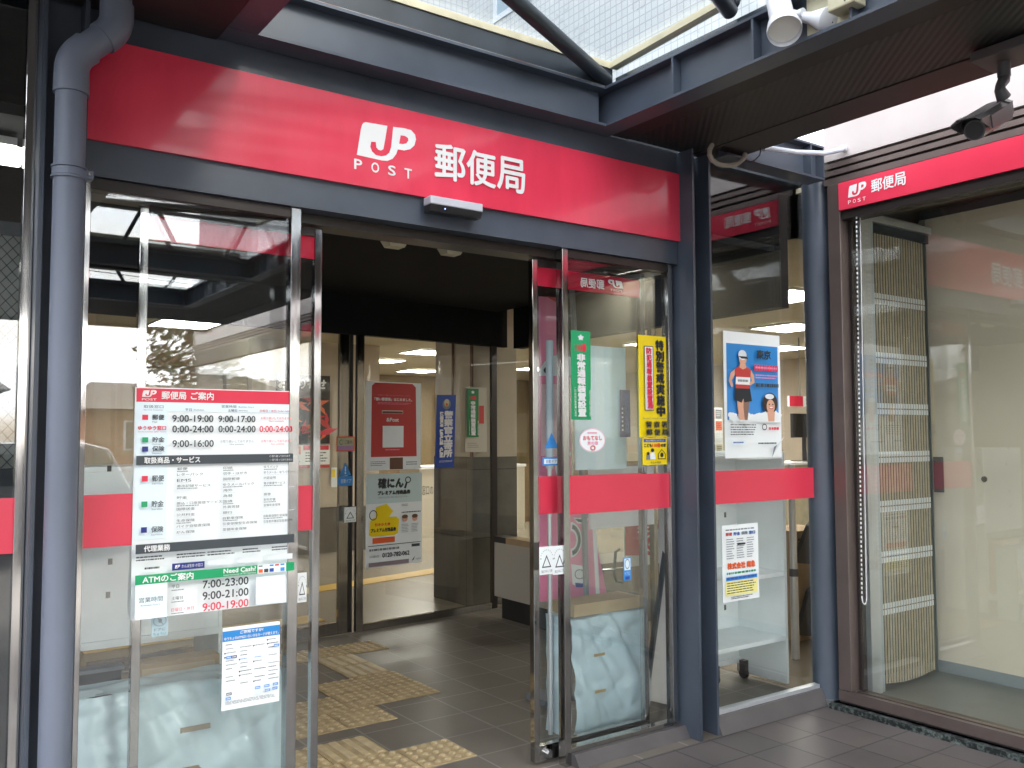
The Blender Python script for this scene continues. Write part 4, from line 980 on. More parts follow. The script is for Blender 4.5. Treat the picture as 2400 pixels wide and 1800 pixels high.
s.lines(.62, .34, .74, .37, 2, GREY, .4, .1, 3); s.lines(.62, .425, .98, .437, 1, INK, .9, .1, 4)
for u in (.68, .86): s.oval(u, .50, .05, .035, SKIN); s.oval(u, .478, .055, .022, BROWN); s.lines(u-.06, .56, u+.07, .66, 6, GREY, .3, .25, int(u*50))
s.rect(.03, .765, .97, .772, DGREY); s.txt('0120-782-062', .28, .855, .76, .90, INK, .003); s.lines(.05, .80, .60, .825, 1, GREY, .9, .1, 9); s.rect(.80, .785, .95, .815, DGREY); s.txt('内閣府', .06, .87, .22, .895, GREY); s.rect(.04, .945, .75, .99, mat('print_mauve', '#8D7D86', .5)); s.pg([(.80, .97), (.86, .92), (.84, .96)], INK); s.txt('内閣府', .88, .945, .97, .965, GREY)
s.done()
p0, p1 = at(944, 853, PI), at(985, 853, PI); p2 = at(939, 1012, PI)
s = Sheet('police_banner', 'blue police patrol banner hanging slightly tilted on the inner glass', 'banner', p0, p1-p0, p2-p0, PI[2], BLUED, .002)
s.oval(.52, .13, .22, .07, GREY, 24); s.oval(.52, .11, .14, .055, CREAM, 8); s.oval(.52, .135, .06, .022, ORNG); s.vtxt('警察官立寄所', .42, .22, .86, .86, WHITE, .025)
for i, ch in enumerate('Police Patrol Area'):
    if ch != ' ': s.txt(ch, .17, .235+i*.0345, .34, .265+i*.0345, WHITE, .012)
s.lines(.15, .90, .85, .93, 2, WHITE, .3, .1, 1); s.done()
s = sheet('paper_notice', 'beige paper notice behind the small green sticker on the inner glass', 'notice', (1005, 836, 1052, 976), inner(.025), mat('paper_beige', (.50, .46, .38), .6), .002)
s.rect(.62, .28, .86, .56, REDD); s.lines(.1, .86, .7, .95, 3, GREY, .3, .3, 2); s.done()
green_banner((1009, 839, 1034, 944), inner(.04), 'small green sticker with white lettering on the inner glass', GREEN2)
# small blue stickers on the inner door stile
pj = inner(.045)
s = sheet('arrow_sticker', 'small blue arrow sticker on the inner door stile', 'sticker', (728, 1028, 762, 1050), pj, FRIT, .0006)
s.pg([(0, .5), (.14, .05), (1, .05), (1, .95), (.14, .95)], SKYB); s.txt('自動ドア', .25, .3, .9, .7, WHITE); s.done(); s.root.data = s.root.children[0].data.copy(); bpy.data.objects.remove(s.root.children[0])
s = sheet('triangle_sticker', 'small blue triangle sticker above the arrow on the inner door stile', 'sticker', (734, 998, 758, 1026), pj, FRIT, .0006)
s.pg([(.5, 0), (1, 1), (0, 1)], SKYB); s.rect(.46, .35, .54, .72, WHITE); s.oval(.5, .84, .06, .06, WHITE); s.done(); s.root.data = s.root.children[0].data.copy(); bpy.data.objects.remove(s.root.children[0])
s = sheet('label_sticker', 'small orange bordered label on the inner door stile', 'sticker', (727, 943, 766, 975), pj, ORNG, .001)
s.rect(.06, .08, .94, .92, CREAM); s.rect(.06, .62, .94, .92, mat('print_violet', '#B48AB8', .5)); s.txt('C', .15, .2, .32, .55, GREEN); s.txt('ご案内', .45, .25, .85, .5, INK); s.done()
caution((744, 1096, 769, 1127), pj, 'small white finger caution sticker low on the inner door')

# inner automatic doors and side panes
def istrip(px0, px1, d, z0, z1, m, th=.03):
    a = at(px0, 1000, inner(d)); b = at(px1, 1000, inner(d)); a.z = b.z = 0; nn = inner(0)[2]*th
    q = MB(); q.hull8([a-nn+Vector((0, 0, z0)), b-nn+Vector((0, 0, z0)), b+Vector((0, 0, z0)), a+Vector((0, 0, z0)), a-nn+Vector((0, 0, z1)), b-nn+Vector((0, 0, z1)), b+Vector((0, 0, z1)), a+Vector((0, 0, z1))], m); return q
c0 = at(850, 1300, inner(0))
t = thing('inner_door', 'inner glass door with the red letter poster behind the vestibule', 'door', (c0.x, c0.y, 0), 'inner glass doors of the vestibule')
istrip(786, 1062, .01, .055, 2.29, GLASSIN, .008).build('glass', t); istrip(771, 786, .02, .0, 2.29, SS, .03).build('stile', t); istrip(787, 1062, .02, .0, .055, SS, .03).build('bottom_rail', t)
c0 = at(740, 1300, inner(0))
t = thing('inner_door', 'slid open inner glass door with stickers left of the red letter poster', 'door', (c0.x, c0.y, 0), 'inner glass doors of the vestibule')
istrip(200, 733, -.03, .055, 2.29, GLASSIN, .008).build('glass', t); istrip(733, 752, -.02, .0, 2.29, SS, .03).build('stile', t); istrip(755, 762, -.02, .0, 2.29, BLK2, .03).build('seal', t); istrip(200, 732, -.02, .0, .09, SS, .03).build('bottom_rail', t)
c0 = at(1110, 1300, inner(0))
t = thing('inner_glass_panel', 'fixed inner glass panel beside the stone pillar', 'glass panel', (c0.x, c0.y, 0))
istrip(1075, 1165, .0, .055, 2.29, GLASSIN, .008).build('glass', t); istrip(1063, 1074, .01, .0, 2.29, BRONZED, .03).build('stile', t)
# east inner glazing
t = thing('office_glass_wall', 'inner glass wall between the vestibule and the office behind the side window', 'glass panel', (4.5, 4.8, 0))
m = MB(); m.hull8([(4.45, 3.46, .05), (4.458, 3.46, .05), (4.608, 6.4, .05), (4.60, 6.4, .05), (4.45, 3.46, 2.27), (4.458, 3.46, 2.27), (4.608, 6.4, 2.27), (4.60, 6.4, 2.27)], GLASSIN); m.build('glass', t)
for y in (4.6, 5.6): x = 4.45+(y-3.46)*.051; B(x-.015, x+.02, y, y+.045, 0, 2.27, SS).build('mullion', t)

# ================================================================== TACTILE PAVING
def tactile(x, y, kind, sz=.282):
    lab = 'raised yellow tactile tile with dots on the vestibule floor' if kind == 'd' else 'yellow tactile tile with long bars leading to the inner door'
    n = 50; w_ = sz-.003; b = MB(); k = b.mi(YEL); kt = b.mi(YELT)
    for i in range(n+1):
        for j in range(n+1):
            u, v = i/n, j/n
            if kind == 'd':
                du, dv = (u*5) % 1-.5, (v*5) % 1-.5; d = math.hypot(du, dv); h = .008*max(0, min(1, (.36-d)/.11))
            else:
                du = abs((u*4) % 1-.5); e = min(v, 1-v); h = .007*max(0, min(1, (.34-du)/.10))*max(0, min(1, (e-.03)/.03))
            b.v.append((x+u*w_, y+v*w_, .004+h))
    for i in range(n):
        for j in range(n):
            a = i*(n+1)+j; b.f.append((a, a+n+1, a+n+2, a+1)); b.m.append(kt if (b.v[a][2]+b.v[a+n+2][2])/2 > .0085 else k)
    rim = [i*(n+1) for i in range(n+1)]+[n*(n+1)+j for j in range(1, n+1)]+[i*(n+1)+n for i in range(n-1, -1, -1)]+[j for j in range(n-1, 0, -1)]
    base = len(b.v); b.v += [(b.v[q][0], b.v[q][1], -.004) for q in rim]; L_ = len(rim)
    for q in range(L_): b.f.append((rim[q], rim[(q+1) % L_], base+(q+1) % L_, base+q)); b.m.append(k)
    o = b.build('tactile_tile'); o.data.polygons.foreach_set('use_smooth', [True]*len(o.data.polygons)); md = o.modifiers.new('edge', 'EDGE_SPLIT'); md.split_angle = R(60)
    tag(o, lab, 'paving tile', 'yellow tactile paving tiles with '+('dots' if kind == 'd' else 'bars'))
T = .284
for i in range(3): tactile(2.056-i*T, 3.585, 'd')
for i in range(3): tactile(2.026-T*(i+1), 3.585+T, 'b' if i < 1 else 'd') if i < 2 else None
tactile(2.026-T, 3.585+2*T-.28, 'b') if False else None
for i in range(3): tactile(2.30-T*(i+1)+.0, 4.295, 'd')
tactile(1.742, 4.153-.0, 'b', .138) if False else None
for i in range(4): tactile(2.44+T-T*(i+1)+.01, 4.58, 'd')
for i in range(2): tactile(2.44+T-T*(i+1)+.005, 4.865, 'd')
tactile(2.425, 5.15, 'b'); tactile(2.425, 5.435, 'b')
for i in range(4): tactile(2.99-T*(i+1), 5.72, 'd')
# yellow guide line in the hall
for k_, (a, b) in enumerate((((3.2, 8.22), (5.4, 8.72)), ((1.2, 6.95), (3.0, 7.0)))):
    m = MB(); m.bar((*a, .005), (*b, .005), .27, .005, YEL2); struct(m.build('guide_path'))

# ================================================================== THINGS INSIDE BEHIND THE GLASS
def X(px, y, py=1200): return at(px, py, plane('y', y)).x
def Z(px, py, y): return at(px, py, plane('y', y)).z
# white cabinet behind the left panel
Yc = 3.86
x0, x1 = X(110, Yc), X(481, Yc); zb = Z(300, 1390, Yc); ztop = 1.36
t = thing('steel_cabinet', 'white steel cabinet back with small holes behind the left glass panel', 'cabinet', ((x0+x1)/2, 4.0, 0))
m = MB(); m.box(x0+.015, x1-.015, Yc, Yc+.012, zb+.03, ztop, CAB); m.build('back_panel', t)
m = MB(); m.box(x0, x0+.014, Yc-.005, Yc+.36, 0, ztop+.02, CAB); m.box(x1-.014, x1, Yc-.005, Yc+.36, 0, ztop+.02, CAB); m.build('side_panel', t)
m = MB(); m.box(x0+.015, x1-.015, Yc-.008, Yc+.36, zb, zb+.029, CAB); m.box(x0+.015, x1-.015, Yc, Yc+.36, .10, .125, CAB); m.box(x0+.015, x1-.015, Yc, Yc+.36, ztop+.001, ztop+.02, CAB); m.build('shelf', t)
for px, py in ((238, 1213), (233, 1285), (262, 1085), (236, 1012)):
    q = at(px, py, plane('y', Yc)); B(q.x-.008, q.x+.008, Yc-.002, Yc-.0005, q.z-.012, q.z+.012, BLK2).build('slot', t)
q0, q1 = X(300, 3.75), X(478, 3.75)
t = thing('cardboard_box', 'wide flat brown cardboard box below the white cabinet', 'box', ((q0+q1)/2, 3.9, .3))
zt_, zl_ = Z(390, 1424, 3.75), Z(390, 1500, 3.75)
m = MB(); m.box(q0, q1, 3.75, 3.85, zl_-.3, zt_, CARD); m.build('carton', t); B(q0+.02, q1-.02, 3.748, 3.7495, zt_-.05, zt_-.02, mat('tape', (.55, .43, .28), .35)).build('tape', t)
t = thing('dark_crate', 'dark grey crate beside the flat cardboard box behind the left panel', 'crate', (X(230, 3.78), 3.85, .2))
a_, b_ = X(150, 3.78), X(268, 3.78); m = MB(); zt2 = Z(220, 1452, 3.78); m.box(a_, b_, 3.78, 3.84, .2, zt2, DGREY); m.build('body', t); m = MB(); m.box(a_-.01, b_+.01, 3.772, 3.839, zt2+.001, zt2+.015, GREY); m.build('rim', t)
# vinyl covered stacks
def vinyl(name, label, x0, x1, y0, y1, z1, seed, bulge=.03):
    rr = random.Random(seed); nx, nz, ny = 60, 50, 8
    from mathutils import noise
    bm = bmesh.new()
    def P(x, y, z):
        q = Vector((x*3, y*3, z*3+seed)); w_ = noise.noise(q)*.022+noise.noise(q*2.7)*.012+abs(noise.noise(Vector((x*11+z*5, z*2.2, seed))))*.030+abs(noise.noise(Vector((x*5-z*8, z*6, seed+4))))*.020
        return w_
    def grid(f, a, b):
        g = [[bm.verts.new(f(i/a, j/b)) for j in range(b+1)] for i in range(a+1)]
        for i in range(a):
            for j in range(b): bm.faces.new((g[i][j], g[i+1][j], g[i+1][j+1], g[i][j+1]))
    W, H, D = x1-x0, z1, y1-y0
    def fr(u, v):
        x, z = x0+u*W, v*H; bl = bulge*math.sin(math.pi*min(1, v*1.0))*(1-v)*1.6
        e = min(u, 1-u); rnd = -.03*max(0, 1-e*12)
        return (x, y0-P(x, y0, z)-bl-rnd*.0+max(0, 1-e*14)*.03+max(0, v-.93)*.25, z)
    grid(fr, nx, nz)
    grid(lambda u, v: (x0+u*W, y0+.0175+v*D-P(x0+u*W, y0, H)*(1-v), H+.012*noise.noise(Vector((u*5, v*4, seed)))), nx, ny)
    grid(lambda u, v: (x0+P(x0, u, v*H)*.4, y0+.03+u*D, v*H), ny, nz); grid(lambda u, v: (x1-P(x1, u, v*H)*.4, y1-u*(D-.03), v*H), ny, nz)
    bmesh.ops.remove_doubles(bm, verts=bm.verts, dist=.002); bmesh.ops.recalc_face_normals(bm, faces=bm.faces)
    me = bpy.data.meshes.new(name); bm.to_mesh(me); bm.free(); me.materials.append(VINYL); me.polygons.foreach_set('use_smooth', [True]*len(me.polygons))
    o = bpy.data.objects.new(name, me); COL.objects.link(o); tag(o, label, 'covered stack'); return o
yv = 3.50
o = vinyl('vinyl_cover', 'pale blue vinyl sheet draped over a low stack behind the left panel', X(172, yv), X(618, yv), yv, 3.70, Z(400, 1478, yv), 3)
m = MB()
for px, py in ((415, 1566), (412, 1652)):
    q = at(px, py, plane('y', yv)); m = MB(); m.box(q.x-.055, q.x+.055, yv-.045, yv-.043, q.z-.010, q.z+.010, mat('slot_brown', (.22, .17, .10), .6)); k_ = m.build('handle_slot'); k_.parent = o
yv = 3.46
o = vinyl('vinyl_cover', 'pale blue vinyl sheet over a stack of bags behind the right panel', X(1238, yv), X(1395, yv), yv, 3.66, Z(1320, 1328, yv), 8, .045)
for px, py in ((1281, 1410), (1283, 1488)):
    q = at(px, py, plane('y', yv)); m = MB(); m.box(q.x-.035, q.x+.035, yv-.050, yv-.048, q.z-.007, q.z+.007, mat('slot_tan', (.40, .28, .12), .6)); k_ = m.build('handle_slot'); k_.parent = o
t = thing('cardboard_box', 'flat cardboard box top on the vinyl covered stack at right', 'box', (X(1320, 3.56), 3.6, .5))
za, zb_ = Z(1320, 1328, 3.5)+.015, Z(1320, 1290, 3.56)
m = MB(); m.box(X(1240, 3.5), X(1385, 3.5), 3.50, 3.68, za, zb_, CARD); m.build('carton', t); B(X(1386, 3.5), X(1396, 3.5), 3.51, 3.67, za, zb_, DGREY).build('end_cap', t)
# easel board
Ye = 3.78
t = thing('easel_board', 'white blank board on an easel behind the red band of the right panel', 'board', (X(1345, Ye), Ye, 0))
za, zb_ = Z(1345, 1138, Ye), Z(1345, 1008, Ye)
B(X(1277, Ye), X(1414, Ye), Ye, Ye+.02, za, zb_, mat('board_white', (.93, .95, .95), .35)).build('board', t)
for a, b, c in ((1284, 1306, WHITE), (1384, 1392, GREY)):
    MB().bar(at(a, 1140, plane('y', Ye+.05)), (X(b, Ye+.0), Ye+.02, .0), .02, .02, c).build('leg', t)
# leaning panel with dark edge
Yl = 3.72
t = thing('leaning_board', 'large pale grey board with a dark edge leaning by the steel column', 'board', (X(1440, Yl), Yl, 0))
pts = [at(1449, 1128, plane('y', Yl+.1)), at(1480, 1128, plane('y', Yl+.1)), at(1500, 1535, plane('y', Yl-.1)), at(1398, 1512, plane('y', Yl-.1))]
def prism(pts, n, th, mt):
    m = MB(); n = Vector(n)*th; k = len(pts)
    m.poly(pts, mt); m.poly([p+n for p in reversed(pts)], mt)
    for i in range(k): m.poly([pts[i], pts[(i+1) % k], pts[(i+1) % k]+n, pts[i]+n], mt)
    return m
prism(pts, (0, 1, 0), .03, mat('board_grey', (.70, .67, .64), .45, noise=.04)).build('panel', t)
MB().bar(pts[0]-Vector((.014, 0, 0)), pts[3]-Vector((.014, 0, 0)), .022, .035, DGREY).build('edge', t)
# pink standee
Yp = 3.98
pp = plane('y', Yp)
t = thing('pink_standee', 'tall pink advertising standee with white and black curves behind the door edge', 'standee', (X(1235, Yp), Yp+.02, 0))
prism([at(*q, pp) for q in ((1166, 640), (1226, 645), (1237, 1110), (1276, 1112), (1313, 1292), (1166, 1300))], (0, 1, 0), .012, PINK).build('board', t)
m = MB(); T_ = Vector((0, -.003, 0))
def onp(pts, mt, k): m.poly([at(*q, pp)+T_*k for q in pts], mt)
def ring(cx, cy, r0, r1, a0, a1, mt, k, n=20, sy=1.0):
    for i in range(n):
        t0, t1 = a0+(a1-a0)*i/n, a0+(a1-a0)*(i+1)/n
        onp([(cx+r1*math.cos(t0), cy+sy*r1*math.sin(t0)), (cx+r1*math.cos(t1), cy+sy*r1*math.sin(t1)), (cx+r0*math.cos(t1), cy+sy*r0*math.sin(t1)), (cx+r0*math.cos(t0), cy+sy*r0*math.sin(t0))], mt, k)
ring(1210, 812, 0, 46, math.pi, 2*math.pi, PAPER, 1); ring(1180, 800, 0, 7, 0, 2*math.pi, INK, 2)
onp([(1168, 830), (1224, 830), (1228, 985), (1168, 985)], mat('print_blush', '#F3D3D8', .5), 1)
ring(1232, 1010, 26, 34, math.pi*.6, math.pi*1.5, PAPER, 2)
onp([(1178, 640), (1222, 645), (1224, 668)], REDD, 2)
onp([(1238, 1118), (1272, 1120), (1262, 1133), (1246, 1130)], PAPER, 1); onp([(1240, 1121), (1266, 1122), (1258, 1129), (1248, 1127)], INK, 2)
ring(1232, 1166, 12, 24, -math.pi*.5, math.pi*.5, PAPER, 1, 16, 1.6); ring(1232, 1166, 15, 21, -math.pi*.45, math.pi*.45, INK, 2, 16, 1.6)
onp([(1233, 1218), (1258, 1222), (1262, 1250), (1268, 1272), (1236, 1262)], PAPER, 1)
ring(1250, 1240, 9, 11, 0, 2*math.pi, GREY, 3); onp([(1240, 1258), (1258, 1260), (1262, 1268), (1242, 1268)], BLUED, 3)
m.build('print', t); B(X(1180, Yp), X(1290, Yp), Yp+.013, Yp+.20, 0, .03, GREY).build('foot', t)
MB().bar((X(1235, Yp), Yp+.03, 0.03), (X(1235, Yp), Yp+.03, .6), .03, .02, GREY).build('support', t)
# poles
m = MB(); m.tube([at(1187, 1012, plane('y', 3.62)), at(1187, 736, plane('y', 3.62))], .019, mat('pole_pale', (.55, .66, .74), .35), 18)
m.tube([at(1187, 1012, plane('y', 3.62)), Vector((X(1187, 3.62), 3.62, 0))], .012, ALU, 12)
tag(m.build('pale_pole', smooth=True), 'pale blue upright pole in front of the pink standee', 'pole')
m = MB(); m.bar(at(1234, 596, plane('y', 3.7)), at(1262, 1110, plane('y', 3.7)), .022, .022, GREY); m.bar(at(1262, 1110, plane('y', 3.7)), Vector((X(1270, 3.7), 3.7, 0)), .022, .022, GREY)
tag(m.build('banner_pole'), 'slanting grey banner pole behind the green sticker', 'pole')
for px in (1187,):
    sq = sheet('blue_sticker', 'small blue triangle sticker on the right door above the red band', 'sticker', (1176, 935, 1207, 968), plane('y', 3.327), FRIT, .0006)
    sq.pg([(.5, 0), (1, 1), (0, 1)], SKYB); sq.oval(.5, .55, .12, .25, BLUEP); sq.done(); sq.root.data = sq.root.children[0].data.copy(); bpy.data.objects.remove(sq.root.children[0])
    sq = sheet('blue_label', 'small blue automatic door label just above the red band on the right door', 'sticker', (1172, 988, 1210, 1005), plane('y', 3.327), SKYB, .001)
    sq.rect(.08, .2, .92, .8, LTB); sq.txt('自動ドア', .2, .28, .8, .72, BLUED); sq.done()
# pale frosted sheet
sh = sheet('pale_board', 'pale blue blank board standing behind the green sticker', 'board', (1241, 744, 1354, 1012), plane('y', 3.44), mat('pale_blue_board', (.68, .88, .95), .4, noise=.04, nscale=3), .006)
sh.rect(.38, 0, .56, 1, mat('board_band', (.76, .92, .97), .4)); sh.done()
sh = sheet('navy_banner', 'narrow navy banner hanging at the edge of the pale blue board', 'banner', (1339, 842, 1362, 944), plane('y', 3.42), NAVY, .002); sh.vtxt('警察官立寄所', .45, .08, .85, .92, BLUED, .02)
for i in range(6): sh.rect(.1, .38+i*.09, .22, .42+i*.09, WHITE)
sh.done()
sh = sheet('red_white_board', 'red and white board with an angled edge low behind the right panel', 'board', (1350, 1128, 1440, 1215), plane('y', 4.9), PAPER, .01)
sh.pg([(0, 0), (.95, 0), (.55, .55), (.75, .8), (0, .74)], REDD); sh.lines(.3, .05, .85, .32, 3, PAPER, .4, .2, 3); sh.oval(.72, .52, .28, .22, LTB, inner=.86); sh.done()
B(0, 0, 0, 0, 0, 0, GREY) if False else None
t = thing('counter_desk', 'low pale counter behind the easel board in the office', 'counter', (X(1330, 5.4), 5.6, 0))
m = MB(); m.box(X(1290, 5.3), X(1450, 5.3), 5.3, 5.75, 0, Z(1330, 1215, 5.3), mat('desk_brown', (.25, .20, .14), .5)); m.build('body', t); 
m = MB(); m.tube([Vector((X(1300, 5.2), 5.2, Z(1300, 1232, 5.2))), Vector((X(1352, 5.2), 5.2, Z(1352, 1228, 5.2)))], .012, SS, 10); m.tube([at(1338, 1186, plane('y', 5.2)), at(1330, 1192, plane('y', 5.2)), at(1326, 1240, plane('y', 5.2)), at(1332, 1255, plane('y', 5.2)), at(1345, 1258, plane('y', 5.2))], .012, BLK2, 10); m.build('rail', t, smooth=True)
sh = sheet('door_decal', 'small blue door warning decal on the right glass beside the dark edge', 'sticker', (1347, 1205, 1363, 1253), plane('y', 3.236), SKYB, .0006)
sh.rect(.08, .04, .92, .55, LTB); sh.oval(.5, .28, .34, .22, GREY, inner=.8); sh.txt('ドアに', .15, .62, .85, .76, WHITE); sh.rect(.2, .82, .8, .95, BLUED); sh.done()

# open white shelf behind the side window
Ys = 3.44
xr = X(1699, Ys); bc = at(1596, 1350, plane('x', xr-.02)); yb = min(bc.y, 4.1)
xl = X(1528, Ys)
t = thing('open_shelf', 'open white steel shelf on castors behind the side window', 'shelf', ((xl+xr)/2, 3.6, 0))
zt_ = 1.40
m = MB(); m.box(xr-.022, xr, Ys, yb+.02, .025, zt_, CAB); m.box(xl, xl+.022, Ys, yb+.02, .025, zt_, CAB); m.build('side_panel', t)
m = MB(); m.box(xl+.023, xr-.023, yb, yb+.015, .11, zt_, CAB); m.build('back_panel', t)
for z in (Z(1680, 1381, Ys), Z(1680, 1240, Ys), zt_-.03):
    B(xl+.023, xr-.023, Ys+.003, yb-.001, z-.016, z+.008, CAB).build('shelf', t)
for px, py in ((1566, 1112), (1538, 1118), (1597, 1116), (1566, 1312)):
    q = at(px, py, plane('y', yb)); B(q.x-.008, q.x+.008, yb-.003, yb-.0005, q.z-.016, q.z+.016, BLK2).build('slot', t)
for x, y in ((xl+.05, Ys+.05), (xr-.30, yb-.05), (xr-.05, yb-.06)):
    m = MB(); m.tube([(x-.012, y, .03), (x+.012, y, .03)], .03, BLK2, 18); m.box(x-.018, x+.018, y-.02, y+.02, .045, .11, BLK2); m.build('castor', t)
MB().bar((xl+.03, yb-.01, .10), (xr-.02, yb-.01, .10), .012, .03, CAB).build('bottom_rail', t)
# pale post, boxes and bag beyond
px0 = X(1714, 3.85)
t = thing('pale_post', 'pale grey round post behind the open white shelf', 'post', (px0, 3.85, 0))
MB().tube([(px0, 3.85, 0), (px0, 3.85, Z(1714, 1245, 3.85))], .027, ALU, 20).build('post', t, smooth=True); z_ = Z(1714, 1245, 3.85)
MB().tube([(px0, 3.85, z_+.001), (px0, 3.85, z_+.05)], .03, DGREY, 20).build('cap', t, smooth=True); MB().tube([(px0, 3.85, z_+.051), (px0, 3.85, 1.3)], .024, ALU, 20).build('upper_tube', t, smooth=True)
Yb = 4.15
def carton(label, px0, px1, py0, py1, d=.35, lines=True):
    a, b = at(px0, py0, plane('y', Yb)), at(px1, py1, plane('y', Yb)); t = thing('cardboard_box', label, 'box', ((a.x+b.x)/2, Yb+d/2, b.z))
    B(a.x, b.x, Yb, Yb+d, b.z, a.z, CARD).build('carton', t, bevel=.004)
    if lines:
        m = MB(); 
        for i in range(3): m.box(a.x+.03, a.x+.05+.05*(i+1), Yb-.0015, Yb-.0005, a.z-.07-.03*i, a.z-.055-.03*i, BROWN)
        m.build('marks', t)
carton('brown cardboard box standing on the floor beside the pale post', 1722, 1800, 1325, 1492)
carton('printed brown cardboard box stacked above the floor box by the pale post', 1718, 1800, 1148, 1322)
Yk = 4.02
for i, (a, b, c, lb) in enumerate(((1718, 1135, 1216, 'upper black triangular bracket in front of the cardboard boxes'), (1723, 1278, 1372, 'lower black triangular bracket in front of the cardboard boxes'))):
    p_ = [at(*q, plane('y', Yk)) for q in ((a, c), (1800, c+6), (1800, b-60), (1748, b))]
    tag(prism(p_, (0, 1, 0), .03, BLACK).build('black_bracket'), lb, 'bracket')
# office behind
def desk(px0, px1, py, y, h, lab):
    a, b = at(px0, py, plane('y', y)), at(px1, py, plane('y', y)); t = thing('service_counter', lab, 'counter', ((a.x+b.x)/2, y+.3, 0))
    B(a.x, b.x, y, y+.6, 0, a.z-.03, CREAM).build('body', t); B(a.x-.02, b.x+.02, y-.03, y+.63, a.z-.029, a.z, WHITE).build('top', t); return t
desk(1690, 1900, 1000, 7.2, 1, 'cream service counter in the office seen through the side window')
Ym = 7.4
t = thing('monitor', 'black monitor on the office counter seen through the side window', 'monitor', (X(1740, Ym), Ym, Z(1740, 998, Ym)))
a, b = at(1712, 893, plane('y', Ym)), at(1790, 945, plane('y', Ym)); B(a.x, b.x, Ym, Ym+.04, b.z, a.z, BLK2).build('screen', t, bevel=.004)
MB().bar((a.x+.3, Ym+.05, b.z+.05), (a.x+.3, Ym+.05, Z(1740, 998, Ym)), .05, .03, BLK2).build('stand', t); B(a.x+.15, a.x+.45, Ym-.05, Ym+.16, Z(1740, 998, Ym), Z(1740, 998, Ym)+.02, BLK2).build('foot', t)
sh = sheet('hanging_sign', 'red and white hanging counter sign in the office', 'sign', (1705, 855, 1770, 879), plane('y', 7.0), PAPER, .03); sh.rect(0, 0, .45, 1, REDP); sh.txt('窓口', .55, .2, .85, .8, INK, .01); sh.done()
o_ = sh.root; a = at(1730, 855, plane('y', 7.0))
MB().bar((a.x, 7.015, a.z), (a.x, 7.015, 2.72), .01, .01, GREY).build('hanger').parent = o_
# posters stuck up in the office, left part of side window
sh = sheet('price_board', 'board of small orange and grey leaflets behind the side window', 'board', (1528, 880, 1562, 985), plane('y', 5.4), PAPER, .02)
for i in range(4):
    for j in range(2): sh.rect(.05+j*.48, .04+i*.24, .47+j*.48, .23+i*.24, (ORNG, GREY, CREAM, LGREY)[(i*3+j) % 4]); sh.lines(.1+j*.48, .08+i*.24, .42+j*.48, .2+i*.24, 3, (PAPER, INK)[i % 2], .4, .2, i+j)
sh.done()
MB().bar((X(1545, 5.41), 5.43, 0), (X(1545, 5.41), 5.43, Z(1545, 985, 5.41)), .03, .03, GREY).build('leg').parent = sh.root
# hall wall posters and counter, seen through the doorway
sh = sheet('food_poster', 'black and red food poster with white brush lettering on the hall wall', 'poster', (596, 808, 712, 958), plane('y', 10.82), BLACK, .003)
sh.txt('お取り寄せ', .05, .05, .92, .20, PAPER, .008)
rr = random.Random(5)
for i in range(34):
    u, v, r_ = .1+rr.random()*.85, .33+rr.random()*.58, .05+rr.random()*.09; an = rr.random()*6.28
    sh.pg([(u+r_*1.6*math.cos(an), v+r_*1.2*math.sin(an)), (u+r_*.45*math.cos(an+1.6), v+r_*.35*math.sin(an+1.6)), (u-r_*1.6*math.cos(an), v-r_*1.2*math.sin(an)), (u-r_*.45*math.cos(an+1.6), v-r_*.35*math.sin(an+1.6))], (ORNG, REDP, REDD, ORNG, mat('print_coral', '#F07850', .5), GREEN2)[i % 6])
sh.done()
sh = sheet('flyer', 'white and red flyer below the black food poster on the hall wall', 'flyer', (596, 962, 712, 1010), plane('y', 10.82), PAPER, .003); sh.rect(.5, .02, .98, .22, REDP); sh.rect(.05, .05, .45, .4, ORNG); sh.lines(.08, .48, .46, .9, 4, GREY, .4, .2, 2); sh.lines(.54, .32, .96, .8, 4, INK, .35, .25, 3); sh.rect(.0, .86, 1, 1, REDD); sh.done()
sh = sheet('yellow_flyer', 'narrow cream flyer on the dark dado of the hall wall', 'flyer', (716, 1010, 729, 1052), plane('y', 10.82), PAPER, .003); sh.rect(.1, .1, .6, .5, YPR); sh.done()
t = thing('service_counter', 'white post counter with black lettering deep in the hall', 'counter', (8.6, 12, 0))
a, b = at(905, 1008, plane('y', 11.6)), at(960, 1170, plane('y', 11.6))
B(a.x, b.x+1.5, 11.6, 12.2, 0, a.z-.04, mat('counter_cream', (.55, .50, .40), .5)).build('body', t); B(a.x-.02, b.x+1.5, 11.56, 12.2, a.z-.039, a.z, WHITE).build('top', t)
m = MB(); v_, f_ = glyphs('窓口のご案内'); q0 = at(912, 1052, plane('y', 11.595)); ww = X(960, 11.595)-q0.x
for fc in f_: m.poly([(q0.x+v_[i][0]*ww, 11.597, q0.z-.12+v_[i][1]*.14) for i in fc], INK)
m.build('lettering', t)
for i, (px, py, c) in enumerate(((924, 995, YPR), (928, 975, PAPER))):
    a = at(px, py, plane('y', 11.7)); tag(MB().hull8([(a.x-.10, 11.7, a.z-.07), (a.x+.12, 11.7, a.z-.07), (a.x+.12, 11.8, a.z-.07), (a.x-.10, 11.8, a.z-.07), (a.x-.10, 11.72, a.z+.07), (a.x+.12, 11.72, a.z+.07), (a.x+.12, 11.74, a.z+.07), (a.x-.10, 11.74, a.z+.07)], c) or 0, '', '') if False else None
